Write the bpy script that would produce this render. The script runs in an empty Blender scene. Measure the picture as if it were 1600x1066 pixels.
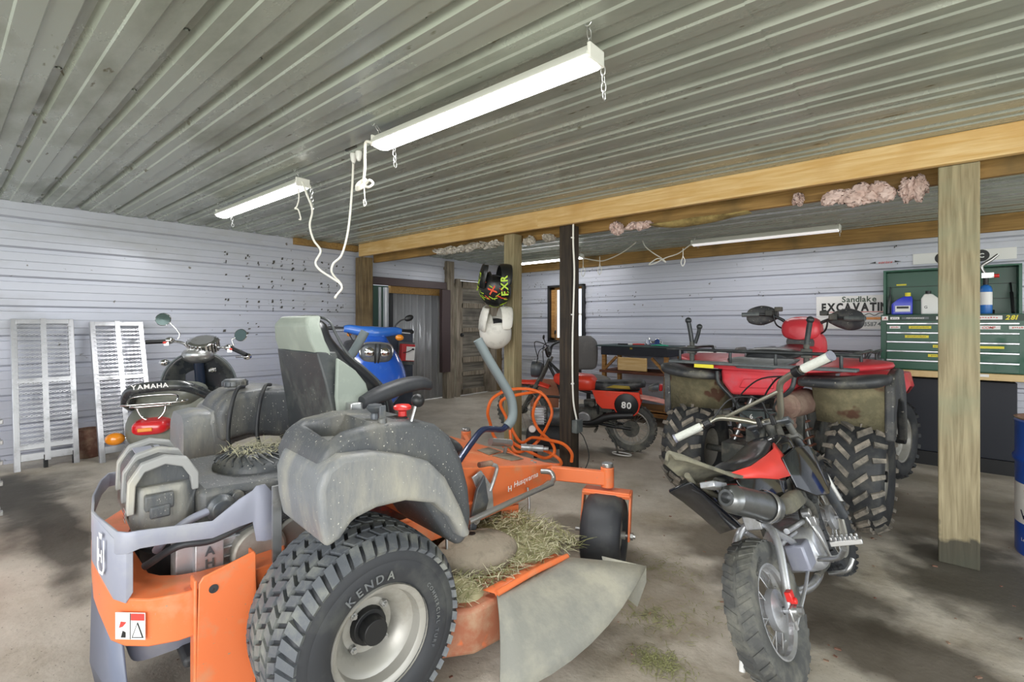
import bpy, bmesh, math, random
from mathutils import Vector, Matrix, Euler
random.seed(7)
PI = math.pi
sc = bpy.context.scene
COL = sc.collection
# ---------------------------------------------------------------- camera
cd = bpy.data.cameras.new('camera'); cam = bpy.data.objects.new('camera', cd); COL.objects.link(cam)
cam.location = (0, 0, 1.16); cam.rotation_euler = (PI/2, 0, math.radians(40.5))
cd.lens = 776/1600*36; cd.sensor_width = 36; cd.shift_y = -26/1600; cd.clip_start = .02; cd.clip_end = 300
sc.camera = cam
# ---------------------------------------------------------------- world: bright overcast day seen through the open front and a right side left open for light
w = bpy.data.worlds.new('overcast_sky'); sc.world = w; w.use_nodes = True
nt = w.node_tree; nt.nodes.clear()
tc = nt.nodes.new('ShaderNodeTexCoord'); sx = nt.nodes.new('ShaderNodeSeparateXYZ')
rp = nt.nodes.new('ShaderNodeValToRGB'); bg = nt.nodes.new('ShaderNodeBackground'); wo = nt.nodes.new('ShaderNodeOutputWorld')
mr = nt.nodes.new('ShaderNodeMapRange'); mr.inputs['From Min'].default_value = -1; mr.inputs['From Max'].default_value = 1
nt.links.new(tc.outputs['Generated'], sx.inputs[0]); nt.links.new(sx.outputs['Z'], mr.inputs['Value'])
nt.links.new(mr.outputs[0], rp.inputs[0]); nt.links.new(rp.outputs[0], bg.inputs[0]); nt.links.new(bg.outputs[0], wo.inputs[0])
e = rp.color_ramp.elements
e[0].position = 0.44; e[0].color = (.74, .82, .62, 1)
e[1].position = 0.5; e[1].color = (.86, .92, 1.0, 1)
bg.inputs['Strength'].default_value = 1.15
vs = sc.view_settings
vs.view_transform = 'Standard'; vs.look = 'None'; vs.gamma = 1; vs.exposure = 0.64; vs.use_curve_mapping = False
sc.cycles.use_denoising = True
sc.cycles.max_bounces = 8; sc.cycles.diffuse_bounces = 5
# daylight by the open bay door behind the viewpoint, plus an added fill at right
def area(name, loc, target, sx_, sy_, power, col):
    l = bpy.data.lights.new(name, 'AREA'); l.shape = 'RECTANGLE'; l.size = sx_; l.size_y = sy_; l.energy = power; l.color = col
    o = bpy.data.objects.new(name, l); COL.objects.link(o); o.location = loc
    o.rotation_euler = (Vector(target)-Vector(loc)).to_track_quat('-Z', 'Y').to_euler(); return o
area('bay_door_daylight', (1.2, -3.0, 1.6), (-1.2, 3.5, .7), 5.0, 2.6, 150, (1, .985, .96))
area('side_fill_light', (4.6, 1.6, 1.5), (-1.5, 3.2, .7), 4.0, 2.4, 75, (.95, .98, 1))  # added fill lamp where the right wall is left out to admit light

# ---------------------------------------------------------------- colours and materials
def hx(s):
    s = s.lstrip('#'); r = [int(s[i:i+2], 16)/255 for i in (0, 2, 4)]
    return tuple((x/12.92 if x <= .04045 else ((x+.055)/1.055)**2.4) for x in r)+(1,)
MATS = {}
def mat(name, col, rough=.5, metal=0, dirt=None, dscale=6, damt=.5, bump=0, bscale=60, spec=.5, coat=0, stretch=None, emit=0, speck=None):
    """one procedural material: base colour, wear or dust breaking through in noise patches, fine bump"""
    m = bpy.data.materials.new(name); m.use_nodes = True; n = m.node_tree.nodes; L = m.node_tree.links
    b = n['Principled BSDF']; b.inputs['Base Color'].default_value = hx(col); b.inputs['Roughness'].default_value = rough
    b.inputs['Metallic'].default_value = metal; b.inputs['Specular IOR Level'].default_value = spec; b.inputs['Coat Weight'].default_value = coat
    t = n.new('ShaderNodeTexCoord'); src = t.outputs['Object']
    if stretch:
        mp = n.new('ShaderNodeMapping'); mp.inputs['Scale'].default_value = stretch; L.new(src, mp.inputs[0]); src = mp.outputs[0]
    cur = None
    if dirt:
        no = n.new('ShaderNodeTexNoise'); no.inputs['Scale'].default_value = dscale; no.inputs['Detail'].default_value = 8; no.inputs['Roughness'].default_value = .65
        L.new(src, no.inputs['Vector'])
        r = n.new('ShaderNodeValToRGB'); r.color_ramp.elements[0].position = .62-.3*damt; r.color_ramp.elements[1].position = .78-.2*damt
        r.color_ramp.elements[0].color = (0, 0, 0, 1); r.color_ramp.elements[1].color = (1, 1, 1, 1)
        L.new(no.outputs['Fac'], r.inputs[0])
        mx = n.new('ShaderNodeMix'); mx.data_type = 'RGBA'; mx.inputs[6].default_value = hx(col); mx.inputs[7].default_value = hx(dirt)
        L.new(r.outputs[0], mx.inputs[0]); L.new(mx.outputs[2], b.inputs['Base Color']); cur = mx.outputs[2]
        ra = n.new('ShaderNodeMapRange'); ra.inputs['To Min'].default_value = rough; ra.inputs['To Max'].default_value = min(1, rough+.3)
        L.new(r.outputs[0], ra.inputs[0]); L.new(ra.outputs[0], b.inputs['Roughness'])
    if speck:
        col2, sc2, th = speck[:3]
        n2 = n.new('ShaderNodeTexNoise'); n2.inputs['Scale'].default_value = sc2; n2.inputs['Detail'].default_value = 3
        if len(speck) > 3:
            m3 = n.new('ShaderNodeMapping'); m3.inputs['Scale'].default_value = speck[3]; L.new(t.outputs['Object'], m3.inputs[0]); L.new(m3.outputs[0], n2.inputs['Vector'])
        else: L.new(t.outputs['Object'], n2.inputs['Vector'])
        r2 = n.new('ShaderNodeValToRGB'); r2.color_ramp.elements[0].position = th; r2.color_ramp.elements[1].position = th+.05
        L.new(n2.outputs['Fac'], r2.inputs[0])
        m2 = n.new('ShaderNodeMix'); m2.data_type = 'RGBA'; m2.inputs[6].default_value = hx(col); m2.inputs[7].default_value = hx(col2)
        if cur: L.new(cur, m2.inputs[6])
        L.new(r2.outputs[0], m2.inputs[0]); L.new(m2.outputs[2], b.inputs['Base Color'])
    if bump:
        nb = n.new('ShaderNodeTexNoise'); nb.inputs['Scale'].default_value = bscale; nb.inputs['Detail'].default_value = 4; L.new(src, nb.inputs['Vector'])
        bu = n.new('ShaderNodeBump'); bu.inputs['Strength'].default_value = bump; bu.inputs['Distance'].default_value = .01
        L.new(nb.outputs['Fac'], bu.inputs['Height']); L.new(bu.outputs[0], b.inputs['Normal'])
    if emit:
        b.inputs['Emission Color'].default_value = hx(col); b.inputs['Emission Strength'].default_value = emit
    MATS[name] = m; return m
def wood(name, c1, c2, axis=0, scale=9, rough=.7, stain=None):
    """sawn timber: grain running along one axis, knots and a stain"""
    m = bpy.data.materials.new(name); m.use_nodes = True; n = m.node_tree.nodes; L = m.node_tree.links; b = n['Principled BSDF']
    t = n.new('ShaderNodeTexCoord'); mp = n.new('ShaderNodeMapping'); s = [1, 1, 1]; s[axis] = .06; mp.inputs['Scale'].default_value = s
    L.new(t.outputs['Object'], mp.inputs[0])
    no = n.new('ShaderNodeTexNoise'); no.inputs['Scale'].default_value = scale*6; no.inputs['Detail'].default_value = 8; no.inputs['Distortion'].default_value = .6; L.new(mp.outputs[0], no.inputs['Vector'])
    r = n.new('ShaderNodeValToRGB'); r.color_ramp.elements[0].position = .36; r.color_ramp.elements[1].position = .66
    r.color_ramp.elements[0].color = hx(c2); r.color_ramp.elements[1].color = hx(c1); L.new(no.outputs['Fac'], r.inputs[0])
    out = r.outputs[0]
    if stain:
        n2 = n.new('ShaderNodeTexNoise'); n2.inputs['Scale'].default_value = 3; n2.inputs['Detail'].default_value = 6; L.new(t.outputs['Object'], n2.inputs['Vector'])
        r2 = n.new('ShaderNodeValToRGB'); r2.color_ramp.elements[0].position = .5; r2.color_ramp.elements[1].position = .72; L.new(n2.outputs['Fac'], r2.inputs[0])
        mx = n.new('ShaderNodeMix'); mx.data_type = 'RGBA'; L.new(r2.outputs[0], mx.inputs[0]); L.new(out, mx.inputs[6]); mx.inputs[7].default_value = hx(stain); out = mx.outputs[2]
    L.new(out, b.inputs['Base Color']); b.inputs['Roughness'].default_value = rough
    bu = n.new('ShaderNodeBump'); bu.inputs['Strength'].default_value = .35; bu.inputs['Distance'].default_value = .006; L.new(no.outputs['Fac'], bu.inputs['Height']); L.new(bu.outputs[0], b.inputs['Normal'])
    MATS[name] = m; return m
def wet_foot(m, z0, col='2c2d27'):
    """damp dark foot of a post that has stood on the floor for years"""
    n = m.node_tree.nodes; L = m.node_tree.links; b = n['Principled BSDF']; src = b.inputs['Base Color'].links[0].from_socket
    t = n.new('ShaderNodeTexCoord'); sx = n.new('ShaderNodeSeparateXYZ'); L.new(t.outputs['Object'], sx.inputs[0])
    no = n.new('ShaderNodeTexNoise'); no.inputs['Scale'].default_value = 9; no.inputs['Detail'].default_value = 5; L.new(t.outputs['Object'], no.inputs['Vector'])
    ma = n.new('ShaderNodeMath'); ma.operation = 'MULTIPLY_ADD'; ma.inputs[1].default_value = -.35; L.new(no.outputs['Fac'], ma.inputs[0]); L.new(sx.outputs['Z'], ma.inputs[2])
    r = n.new('ShaderNodeMapRange'); r.inputs['From Min'].default_value = z0-.2; r.inputs['From Max'].default_value = z0-.16; r.inputs['To Min'].default_value = .85; r.inputs['To Max'].default_value = 0
    L.new(ma.outputs[0], r.inputs[0])
    mx = n.new('ShaderNodeMix'); mx.data_type = 'RGBA'; L.new(r.outputs[0], mx.inputs[0]); L.new(src, mx.inputs[6]); mx.inputs[7].default_value = hx(col); L.new(mx.outputs[2], b.inputs['Base Color'])

# ---------------------------------------------------------------- mesh helpers
def V(*a): return Vector(a[0] if len(a) == 1 else a)
def catmull(pts, k=6, closed=False):
    P = [Vector(p) for p in pts]; n = len(P); out = []
    if n < 3 or k < 2: return P
    for i in range(n if closed else n-1):
        a = P[(i-1) % n] if closed or i > 0 else P[0]*2-P[1]
        b = P[i]; c = P[(i+1) % n]; d = P[(i+2) % n] if closed or i+2 < n else P[-1]*2-P[-2]
        for j in range(k):
            t = j/k; out.append(.5*((2*b)+(c-a)*t+(2*a-5*b+4*c-d)*t*t+(3*b-a-3*c+d)*t**3))
    if not closed: out.append(P[-1])
    return out
AX = {'x': V(1, 0, 0), 'y': V(0, 1, 0), 'z': V(0, 0, 1)}
class MB:
    def __init__(s): s.v = []; s.f = []
    def add(s, vs, fs):
        o = len(s.v); s.v += [tuple(x) for x in vs]; s.f += [tuple(i+o for i in f) for f in fs]; return s
    def box(s, c, d, rot=None):
        c = V(c); R = Euler(rot).to_matrix() if rot else Matrix.Identity(3)
        vs = [c+R@V(x*d[0]/2, y*d[1]/2, z*d[2]/2) for x in (-1, 1) for y in (-1, 1) for z in (-1, 1)]
        return s.add(vs, [(0, 1, 3, 2), (4, 6, 7, 5), (0, 4, 5, 1), (2, 3, 7, 6), (0, 2, 6, 4), (1, 5, 7, 3)])
    def ring(s, c, ax, r, n, ref=None):
        ax = V(ax).normalized(); ref = ref or (V(0, 0, 1) if abs(ax.z) < .95 else V(1, 0, 0))
        u = ax.cross(ref).normalized(); w = u.cross(ax).normalized()
        return [c+(u*math.cos(2*PI*i/n)+w*math.sin(2*PI*i/n))*r for i in range(n)]
    def cyl(s, a, b, r, r2=None, n=20, cap=True):
        a = V(a); b = V(b); r2 = r if r2 is None else r2
        vs = s.ring(a, b-a, r, n)+s.ring(b, b-a, r2, n)
        fs = [(i, (i+1) % n, n+(i+1) % n, n+i) for i in range(n)]
        if cap: fs += [tuple(range(n-1, -1, -1)), tuple(range(n, 2*n))]
        return s.add(vs, fs)
    def tube(s, pts, r, n=10, k=6, closed=False, cap=True):
        P = catmull(pts, k, closed); m = len(P)
        rr = r if isinstance(r, (list, tuple)) else [r]*2
        def rad(i):
            t = i/(m-1)*(len(rr)-1); j = min(int(t), len(rr)-2); return rr[j]+(rr[j+1]-rr[j])*(t-j)
        vs = []; ref = None; pu = None
        for i, p in enumerate(P):
            if closed: d = P[(i+1) % m]-P[i-1]
            else: d = (P[min(i+1, m-1)]-P[max(i-1, 0)])
            d.normalize()
            if pu is None: pu = d.cross(V(0, 0, 1) if abs(d.z) < .9 else V(1, 0, 0)).normalized()
            pu = (pu-d*pu.dot(d)).normalized(); w_ = d.cross(pu)
            vs += [p+(pu*math.cos(2*PI*q/n)+w_*math.sin(2*PI*q/n))*rad(i) for q in range(n)]
        fs = []
        for i in range(m if closed else m-1):
            a = i*n; b = ((i+1) % m)*n
            fs += [(a+q, a+(q+1) % n, b+(q+1) % n, b+q) for q in range(n)]
        if cap and not closed: fs += [tuple(range(n-1, -1, -1)), tuple(range((m-1)*n, m*n))]
        return s.add(vs, fs)
    def lathe(s, prof, o, axis, n=32, closed=False, a0=0, a1=2*PI):
        """prof: (radius, distance along axis)"""
        o = V(o); ax = AX[axis] if isinstance(axis, str) else V(axis).normalized()
        ref = V(0, 0, 1) if abs(ax.z) < .95 else V(1, 0, 0); u = ax.cross(ref).normalized(); w_ = u.cross(ax)
        full = abs(a1-a0-2*PI) < 1e-6; N = n if full else n+1; m = len(prof)
        vs = [o+ax*t+(u*math.cos(a0+(a1-a0)*i/n)+w_*math.sin(a0+(a1-a0)*i/n))*r for (r, t) in prof for i in range(N)]
        fs = []
        for j in range(m if closed else m-1):
            a = j*N; b = ((j+1) % m)*N
            for i in range(n): fs.append((a+i, a+(i+1) % N, b+(i+1) % N, b+i))
        return s.add(vs, fs)
    def prism(s, poly, plane, a, b):
        """poly in two axes, e.g. plane 'xz' -> extruded along y from a to b"""
        ids = {'x': 0, 'y': 1, 'z': 2}; i, j = ids[plane[0]], ids[plane[1]]; k = 3-i-j; n = len(poly)
        def mk(t): 
            r = []
            for p in poly:
                q = [0, 0, 0]; q[i] = p[0]; q[j] = p[1]; q[k] = t; r.append(q)
            return r
        return s.add(mk(a)+mk(b), [tuple(range(n-1, -1, -1)), tuple(range(n, 2*n))]+[(q, (q+1) % n, n+(q+1) % n, n+q) for q in range(n)])
    def loft(s, rings, cap=True, closed=True):
        n = len(rings[0]); m = len(rings); vs = [p for r in rings for p in r]
        fs = [(j*n+i, j*n+(i+1) % n, (j+1)*n+(i+1) % n, (j+1)*n+i) for j in range(m-1) for i in range(n if closed else n-1)]
        if cap and closed: fs += [tuple(range(n-1, -1, -1)), tuple(range((m-1)*n, m*n))]
        return s.add(vs, fs)
    def body(s, secs, axis='x', n=20, k=4, ex=2.6):
        """secs: (position on axis, centre a, centre b, half a, half b[, exponent]); a,b = the two other axes"""
        S = [tuple(q)+((ex,) if len(q) == 5 else ()) for q in secs]
        if k > 1:
            m6 = len(S[0]); T = []
            A = catmull([q[:3] for q in S], k); B = catmull([q[3:6] for q in S], k)
            for a, b in zip(A, B): T.append((a[0], a[1], a[2], max(b[0], .001), max(b[1], .001), b[2]))
            S = T
        rings = []
        for (p, ca, cb, ha, hb, e_) in S:
            r = []
            for i in range(n):
                t = 2*PI*i/n; c, q = math.cos(t), math.sin(t)
                a = ca+ha*math.copysign(abs(c)**(2/e_), c); b = cb+hb*math.copysign(abs(q)**(2/e_), q)
                r.append({'x': (p, a, b), 'y': (a, p, b), 'z': (a, b, p)}[axis])
            rings.append(r)
        return s.loft(rings)
    def ell(s, c, r, n=16, m=10, rot=None):
        c = V(c); R = Euler(rot).to_matrix() if rot else Matrix.Identity(3); vs = [c+R@V(0, 0, r[2])]
        for j in range(1, m):
            a = PI*j/m
            vs += [c+R@V(r[0]*math.sin(a)*math.cos(2*PI*i/n), r[1]*math.sin(a)*math.sin(2*PI*i/n), r[2]*math.cos(a)) for i in range(n)]
        vs.append(c+R@V(0, 0, -r[2])); L_ = len(vs)-1
        fs = [(0, 1+i, 1+(i+1) % n) for i in range(n)]+[(L_, 1+(m-2)*n+(i+1) % n, 1+(m-2)*n+i) for i in range(n)]
        for j in range(m-2): fs += [(1+j*n+i, 1+(j+1)*n+i, 1+(j+1)*n+(i+1) % n, 1+j*n+(i+1) % n) for i in range(n)]
        return s.add(vs, fs)
    def grid(s, rows):
        n = len(rows[0]); m = len(rows)
        return s.add([p for r in rows for p in r], [(j*n+i, j*n+i+1, (j+1)*n+i+1, (j+1)*n+i) for j in range(m-1) for i in range(n-1)])
    def xf(s, M_): s.v = [tuple(M_@V(p)) for p in s.v]; return s
    def build(s, name, m=None, parent=None, bev=0, sub=0, solid=0, flat=False, ang=38, off=0, bseg=2):
        me = bpy.data.meshes.new(name); me.from_pydata(s.v, [], s.f); me.update()
        bm = bmesh.new(); bm.from_mesh(me); bmesh.ops.recalc_face_normals(bm, faces=bm.faces); bm.to_mesh(me); bm.free()
        if not flat:
            me.polygons.foreach_set('use_smooth', [True]*len(me.polygons)); me.set_sharp_from_angle(angle=math.radians(ang))
        ob = bpy.data.objects.new(name, me); COL.objects.link(ob)
        if m: me.materials.append(MATS[m] if isinstance(m, str) else m)
        if parent is not None: ob.parent = parent
        if solid: q = ob.modifiers.new('s', 'SOLIDIFY'); q.thickness = solid; q.offset = off
        if bev:
            q = ob.modifiers.new('b', 'BEVEL'); q.width = bev; q.segments = bseg; q.limit_method = 'ANGLE'; q.angle_limit = math.radians(35)
            q.harden_normals = False
        if sub: q = ob.modifiers.new('u', 'SUBSURF'); q.levels = q.render_levels = sub
        return ob
def tag(o, label=None, cat=None, group=None, kind=None):
    if label: o['label'] = label
    if cat: o['category'] = cat
    if group: o['group'] = group
    if kind: o['kind'] = kind
    return o
def thing(name, label, cat, loc=(0, 0, 0), rz=0, rx=0, ry=0, group=None):
    o = bpy.data.objects.new(name, None); COL.objects.link(o); o.empty_display_size = .1
    o.location = loc; o.rotation_euler = (rx, ry, rz); return tag(o, label, cat, group)
def copy_tree(o, parent=None):
    c = o.copy(); COL.objects.link(c)
    if parent is not None: c.parent = parent
    for ch in list(o.children): copy_tree(ch, c)
    return c
DEG = math.radians
# lettering as real mesh
_gl = {}
def glyph(ch, bold=0):
    if (ch, bold) not in _gl:
        c = bpy.data.curves.new('g', 'FONT'); c.body = ch; c.size = 1; c.offset = bold; c.resolution_u = 3
        o = bpy.data.objects.new('g', c); COL.objects.link(o); dg = bpy.context.evaluated_depsgraph_get()
        me = bpy.data.meshes.new_from_object(o.evaluated_get(dg)); vs = [v.co.copy() for v in me.vertices]; fs = [tuple(p.vertices) for p in me.polygons]
        wd = max([v.x for v in vs], default=.25); mn = min([v.x for v in vs], default=0)
        bpy.data.objects.remove(o); bpy.data.meshes.remove(me); bpy.data.curves.remove(c)
        _gl[(ch, bold)] = (vs, fs, mn, wd)
    return _gl[(ch, bold)]
def text(s, size, M_, m, parent, name='lettering', bold=.01, sx=1, gap=.08, slant=0, center=True):
    """M_ maps text x->right, y->up, z->out of the surface"""
    mb = MB(); x = 0
    out = []
    for ch in s:
        if ch == ' ': x += .3; continue
        vs, fs, mn, wd = glyph(ch, bold)
        out.append((vs, fs, x-mn)); x += wd-mn+gap
    x -= gap
    for vs, fs, dx in out:
        mb.add([M_@V(((v.x+dx-(x/2 if center else 0))*sx+v.y*slant)*size, v.y*size, .0008) for v in vs], fs)
    return mb.build(name, m, parent, flat=True)
def arctext(s, size, c, R, a0, m, parent, ydir=-1, name='lettering', bold=.01, gap=.12):
    """letters round a wheel side (axis y) seen from -y"""
    mb = MB(); a = a0
    for ch in s:
        vs, fs, mn, wd = glyph(ch, bold) if ch != ' ' else ([], [], 0, .3)
        for_ = []
        for v in vs:
            th = a-(v.x-mn)*size/R; r = R+v.y*size
            for_.append(V(c[0]+r*math.cos(th), c[1]+ydir*.0012, c[2]+r*math.sin(th)))
        mb.add(for_, fs); a -= (wd-mn+gap)*size/R
    return mb.build(name, m, parent, flat=True)
def TM(o, right, up):
    """text matrix from origin, right and up directions"""
    r = V(right).normalized(); u = V(up).normalized(); n_ = r.cross(u)
    return Matrix(((r.x, u.x, n_.x, o[0]), (r.y, u.y, n_.y, o[1]), (r.z, u.z, n_.z, o[2]), (0, 0, 0, 1)))
def zf(x): return max(0, .037*(-x-1.3))      # the slab rises a little towards the left wall
def zf(x): return min(.14, max(0, .1*(-x-2.2)))
# ================================================================ materials of the building
mat('ceil', 'a9afa5', .27, .2, dirt='90968c', dscale=1.3, damt=.4, stretch=(1, 2.5, 1), speck=('5d5738', 7, .70, (1, 3.5, 1)))
mat('wallm', 'bfc2cd', .33, .12, dirt='b3b5b8', dscale=1.3, damt=.35, stretch=(1, .6, 1.6), speck=('6a655c', 16, .71))
mat('steel_sheet', 'b0b2b6', .3, .25, dirt='8b8c8c', dscale=3, damt=.4, stretch=(1, 1, .2))
mat('brown_trim', '4a3b3b', .35, .2)
mat('white_paint', 'e6e6e2', .45); mat('white_plastic', 'e9e9e4', .35); mat('cord_white', 'e8e6dc', .5)
mat('dark_green', '1d3a2c', .45); mat('black', '17181a', .45); mat('blackp', '2a2c30', .5, dirt='4c4c4a', dscale=5, damt=.35)
wood('pine', 'e3c48e', 'd0a765', 0, stain='cba264'); wood('pine_plate', 'a9854c', '8a6a38', 0, stain='6e5a35')
wood('post_green', 'a89c7c', '83775a', 2, stain='8d9276'); wet_foot(MATS['post_green'], .16)
wood('post_brown', '867250', '5f4d31', 2, stain='4d3f29'); wood('post_tan', 'a39572', '7d7050', 2, stain='868260'); wood('post_dark', '42372a', '241d17', 2, stain='1c1813')
wood('gray_wood', '9b9182', '6d6353', 2, stain='4f473b'); wood('gray_panel', '8a8478', '4f4b44', 1, scale=4, stain='45423c')
wood('crate_wood', 'b98a4e', '8d6330', 0, stain='7c4f2a'); wood('red_wood', '7a4a34', '532c1e', 0)
mat('scuff', '4c4a45', .8)
# concrete: pale worn slab, brown dirt, dark damp patches
def concrete():
    m = bpy.data.materials.new('concrete'); m.use_nodes = True; n = m.node_tree.nodes; L = m.node_tree.links; b = n['Principled BSDF']
    t = n.new('ShaderNodeTexCoord')
    def noise(s, d, r=.6): 
        q = n.new('ShaderNodeTexNoise'); q.inputs['Scale'].default_value = s; q.inputs['Detail'].default_value = d; q.inputs['Roughness'].default_value = r; L.new(t.outputs['Object'], q.inputs['Vector']); return q.outputs['Fac']
    def ramp(f, a, b_, inv=False):
        q = n.new('ShaderNodeMapRange'); q.inputs['From Min'].default_value = a; q.inputs['From Max'].default_value = b_; L.new(f, q.inputs[0]); return q.outputs[0]
    def mix(f, A, B, amt=1):
        q = n.new('ShaderNodeMix'); q.data_type = 'RGBA'
        if amt != 1:
            k = n.new('ShaderNodeMath'); k.operation = 'MULTIPLY'; k.inputs[1].default_value = amt; L.new(f, k.inputs[0]); f = k.outputs[0]
        L.new(f, q.inputs[0])
        if isinstance(A, tuple): q.inputs[6].default_value = A
        else: L.new(A, q.inputs[6])
        if isinstance(B, tuple): q.inputs[7].default_value = B
        else: L.new(B, q.inputs[7])
        return q.outputs[2]
    c = mix(ramp(noise(3.2, 10), .35, .65), hx('cdc5b8'), hx('b0a799'))
    c = mix(ramp(noise(1.3, 10, .7), .5, .68), c, hx('94876f'), .7)
    c = mix(ramp(noise(34, 6, .8), .58, .72), c, hx('6a5f4e'), .6)
    c = mix(ramp(noise(90, 3), .66, .72), c, hx('3f3a31'), .7)
    # oil and damp patches at fixed spots on the slab
    wob = n.new('ShaderNodeTexNoise'); wob.inputs['Scale'].default_value = 5; wob.inputs['Detail'].default_value = 6; L.new(t.outputs['Object'], wob.inputs['Vector'])
    for (x, y, rx, ry, col, amt) in OIL:
        mp = n.new('ShaderNodeMapping'); mp.vector_type = 'POINT'; mp.inputs['Location'].default_value = (-x/rx, -y/ry, 0); mp.inputs['Scale'].default_value = (1/rx, 1/ry, 0)
        L.new(t.outputs['Object'], mp.inputs[0]); ln = n.new('ShaderNodeVectorMath'); ln.operation = 'LENGTH'; L.new(mp.outputs[0], ln.inputs[0])
        ad = n.new('ShaderNodeMath'); ad.operation = 'MULTIPLY_ADD'; ad.inputs[1].default_value = 1.3; L.new(wob.outputs['Fac'], ad.inputs[0]); L.new(ln.outputs['Value'], ad.inputs[2])
        q = n.new('ShaderNodeMapRange'); q.inputs['From Min'].default_value = 1.25; q.inputs['From Max'].default_value = 1.75; q.inputs['To Min'].default_value = 1; q.inputs['To Max'].default_value = 0; L.new(ad.outputs[0], q.inputs[0])
        c = mix(q.outputs[0], c, hx(col), amt)
    L.new(c, b.inputs['Base Color']); b.inputs['Roughness'].default_value = .62
    bu = n.new('ShaderNodeBump'); bu.inputs['Strength'].default_value = .35; bu.inputs['Distance'].default_value = .01; L.new(noise(26, 8), bu.inputs['Height']); L.new(bu.outputs[0], b.inputs['Normal'])
    MATS['concrete'] = m
OIL = [(-4.0, .33, .75, .16, '45413a', .85), (-3.35, .42, .8, .12, '4a453d', .85), (-4.3, .2, .5, .5, '45413a', .8), (-.45, 2.45, .45, .35, '433c31', .8), (-.1, 2.2, .45, .22, '453d33', .8),
       (-.75, 2.75, .5, .3, '574e40', .7), (-2.15, 4.02, .2, .14, '4c463c', .8), (.1, 3.15, .3, .5, '35322c', .8), (.35, 3.0, .5, .5, '4a453b', .7), (-1.1, 2.0, .5, .4, '6f6350', .5), (-.5, 1.55, .5, .25, '6b5e49', .5),
       (-.15, 3.95, .5, .5, '5b5549', .6), (.7, 4.3, .8, .5, '5f594d', .5), (-3.2, 4.4, .8, .3, '8a8375', .6), (-1.5, 2.35, .3, .25, '5a5142', .7)]
concrete()
# ================================================================ the setting
def rib_profile(p0, p1, phase, depth=.026, per=.2225):
    """offsets of ribbed steel sheeting from p0 to p1: one deep rib and one broad shallow pad per period"""
    u = [(0, 0), (.02, 1), (.15, 1), (.215, 0), (.42, 0), (.445, -.25), (.70, -.25), (.725, 0)]
    pts = []; k = math.floor((p0-phase)/per)-1
    while phase+k*per < p1+per:
        for a, d in u: pts.append((phase+(k+a)*per, d*depth))
        k += 1
    return [(a, d) for a, d in pts if p0 <= a <= p1]
def struct(o): o['kind'] = 'structure'; return o
CZ = 2.068
mb = MB()
pr = rib_profile(-1.6, 5.76, .50-.22)
for i, (x0, x1) in enumerate([(-5.17, -2.855), (-2.865, -.410), (-.42, 4.6)]):
    xs = [x0, x1]; dz = -.0025*(i % 2)
    mb.grid([[(x, y, CZ+d+dz) for (y, d) in pr] for x in xs])
pr_c = pr
for y in [.50-.22+.2225*k+.022 for k in range(-3, 24)]:           # hex screws along each rib
    for j in range(9):
        x = -4.9+j*.62
        if y < 5.7: mb.cyl((x, y, CZ+.026), (x, y, CZ+.018), .007, .006, 6).cyl((x, y, CZ+.0255), (x, y, CZ+.0235), .011, n=8)
ceiling = struct(mb.build('ceiling', 'ceil', ang=20))
# floor: a slab that rises slightly to the left
xs = [-5.3, -3.6, -2.2, 5.2]; ys = [-3.6, 5.9]
mb = MB(); mb.grid([[(x, y, zf(x)) for y in ys] for x in xs]); floor = struct(mb.build('floor', 'concrete', ang=60))
# left wall, opened for the sliding door and the old panel door
WX = -5.15
def wall_strip(mb, y0, y1, z0, z1, ph, per, plane_x=None, plane_y=None, x0=0, x1=0):
    pr = rib_profile(z0, z1, ph, .022, per)
    pr = [(z0, pr[0][1])]+pr+[(z1, pr[-1][1])]
    if plane_x is not None: mb.grid([[(plane_x-d, y, z) for (z, d) in pr] for y in (y0, y1)])
    else: mb.grid([[(x, plane_y+d, z) for (z, d) in pr] for x in (x0, x1)])
mb = MB(); LP = dict(ph=1.255, per=.2185)
wall_strip(mb, -1.6, 2.62, .0, CZ+.04, plane_x=WX, **LP); wall_strip(mb, 2.60, 3.34, .0, CZ+.04, plane_x=WX+.003, **LP)
wall_strip(mb, 3.34, 4.84, 1.70, CZ+.04, plane_x=WX+.003, **LP); wall_strip(mb, 4.84, 5.8, 1.80, CZ+.04, plane_x=WX+.003, **LP)
wall_left = struct(mb.build('wall_left', 'wallm', ang=20))
mb = MB(); FP = dict(ph=1.222, per=.208); FY = 5.76
wall_strip(mb, 0, 0, 0, .92, plane_y=FY, x0=-5.17, x1=4.6, **FP); wall_strip(mb, 0, 0, 1.70, CZ+.04, plane_y=FY, x0=-5.17, x1=4.6, **FP)
wall_strip(mb, 0, 0, .92, 1.70, plane_y=FY, x0=-5.17, x1=-4.20, **FP); wall_strip(mb, 0, 0, .92, 1.70, plane_y=FY, x0=-3.62, x1=4.6, **FP)
wall_far = struct(mb.build('wall_far', 'wallm', ang=20))
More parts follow.
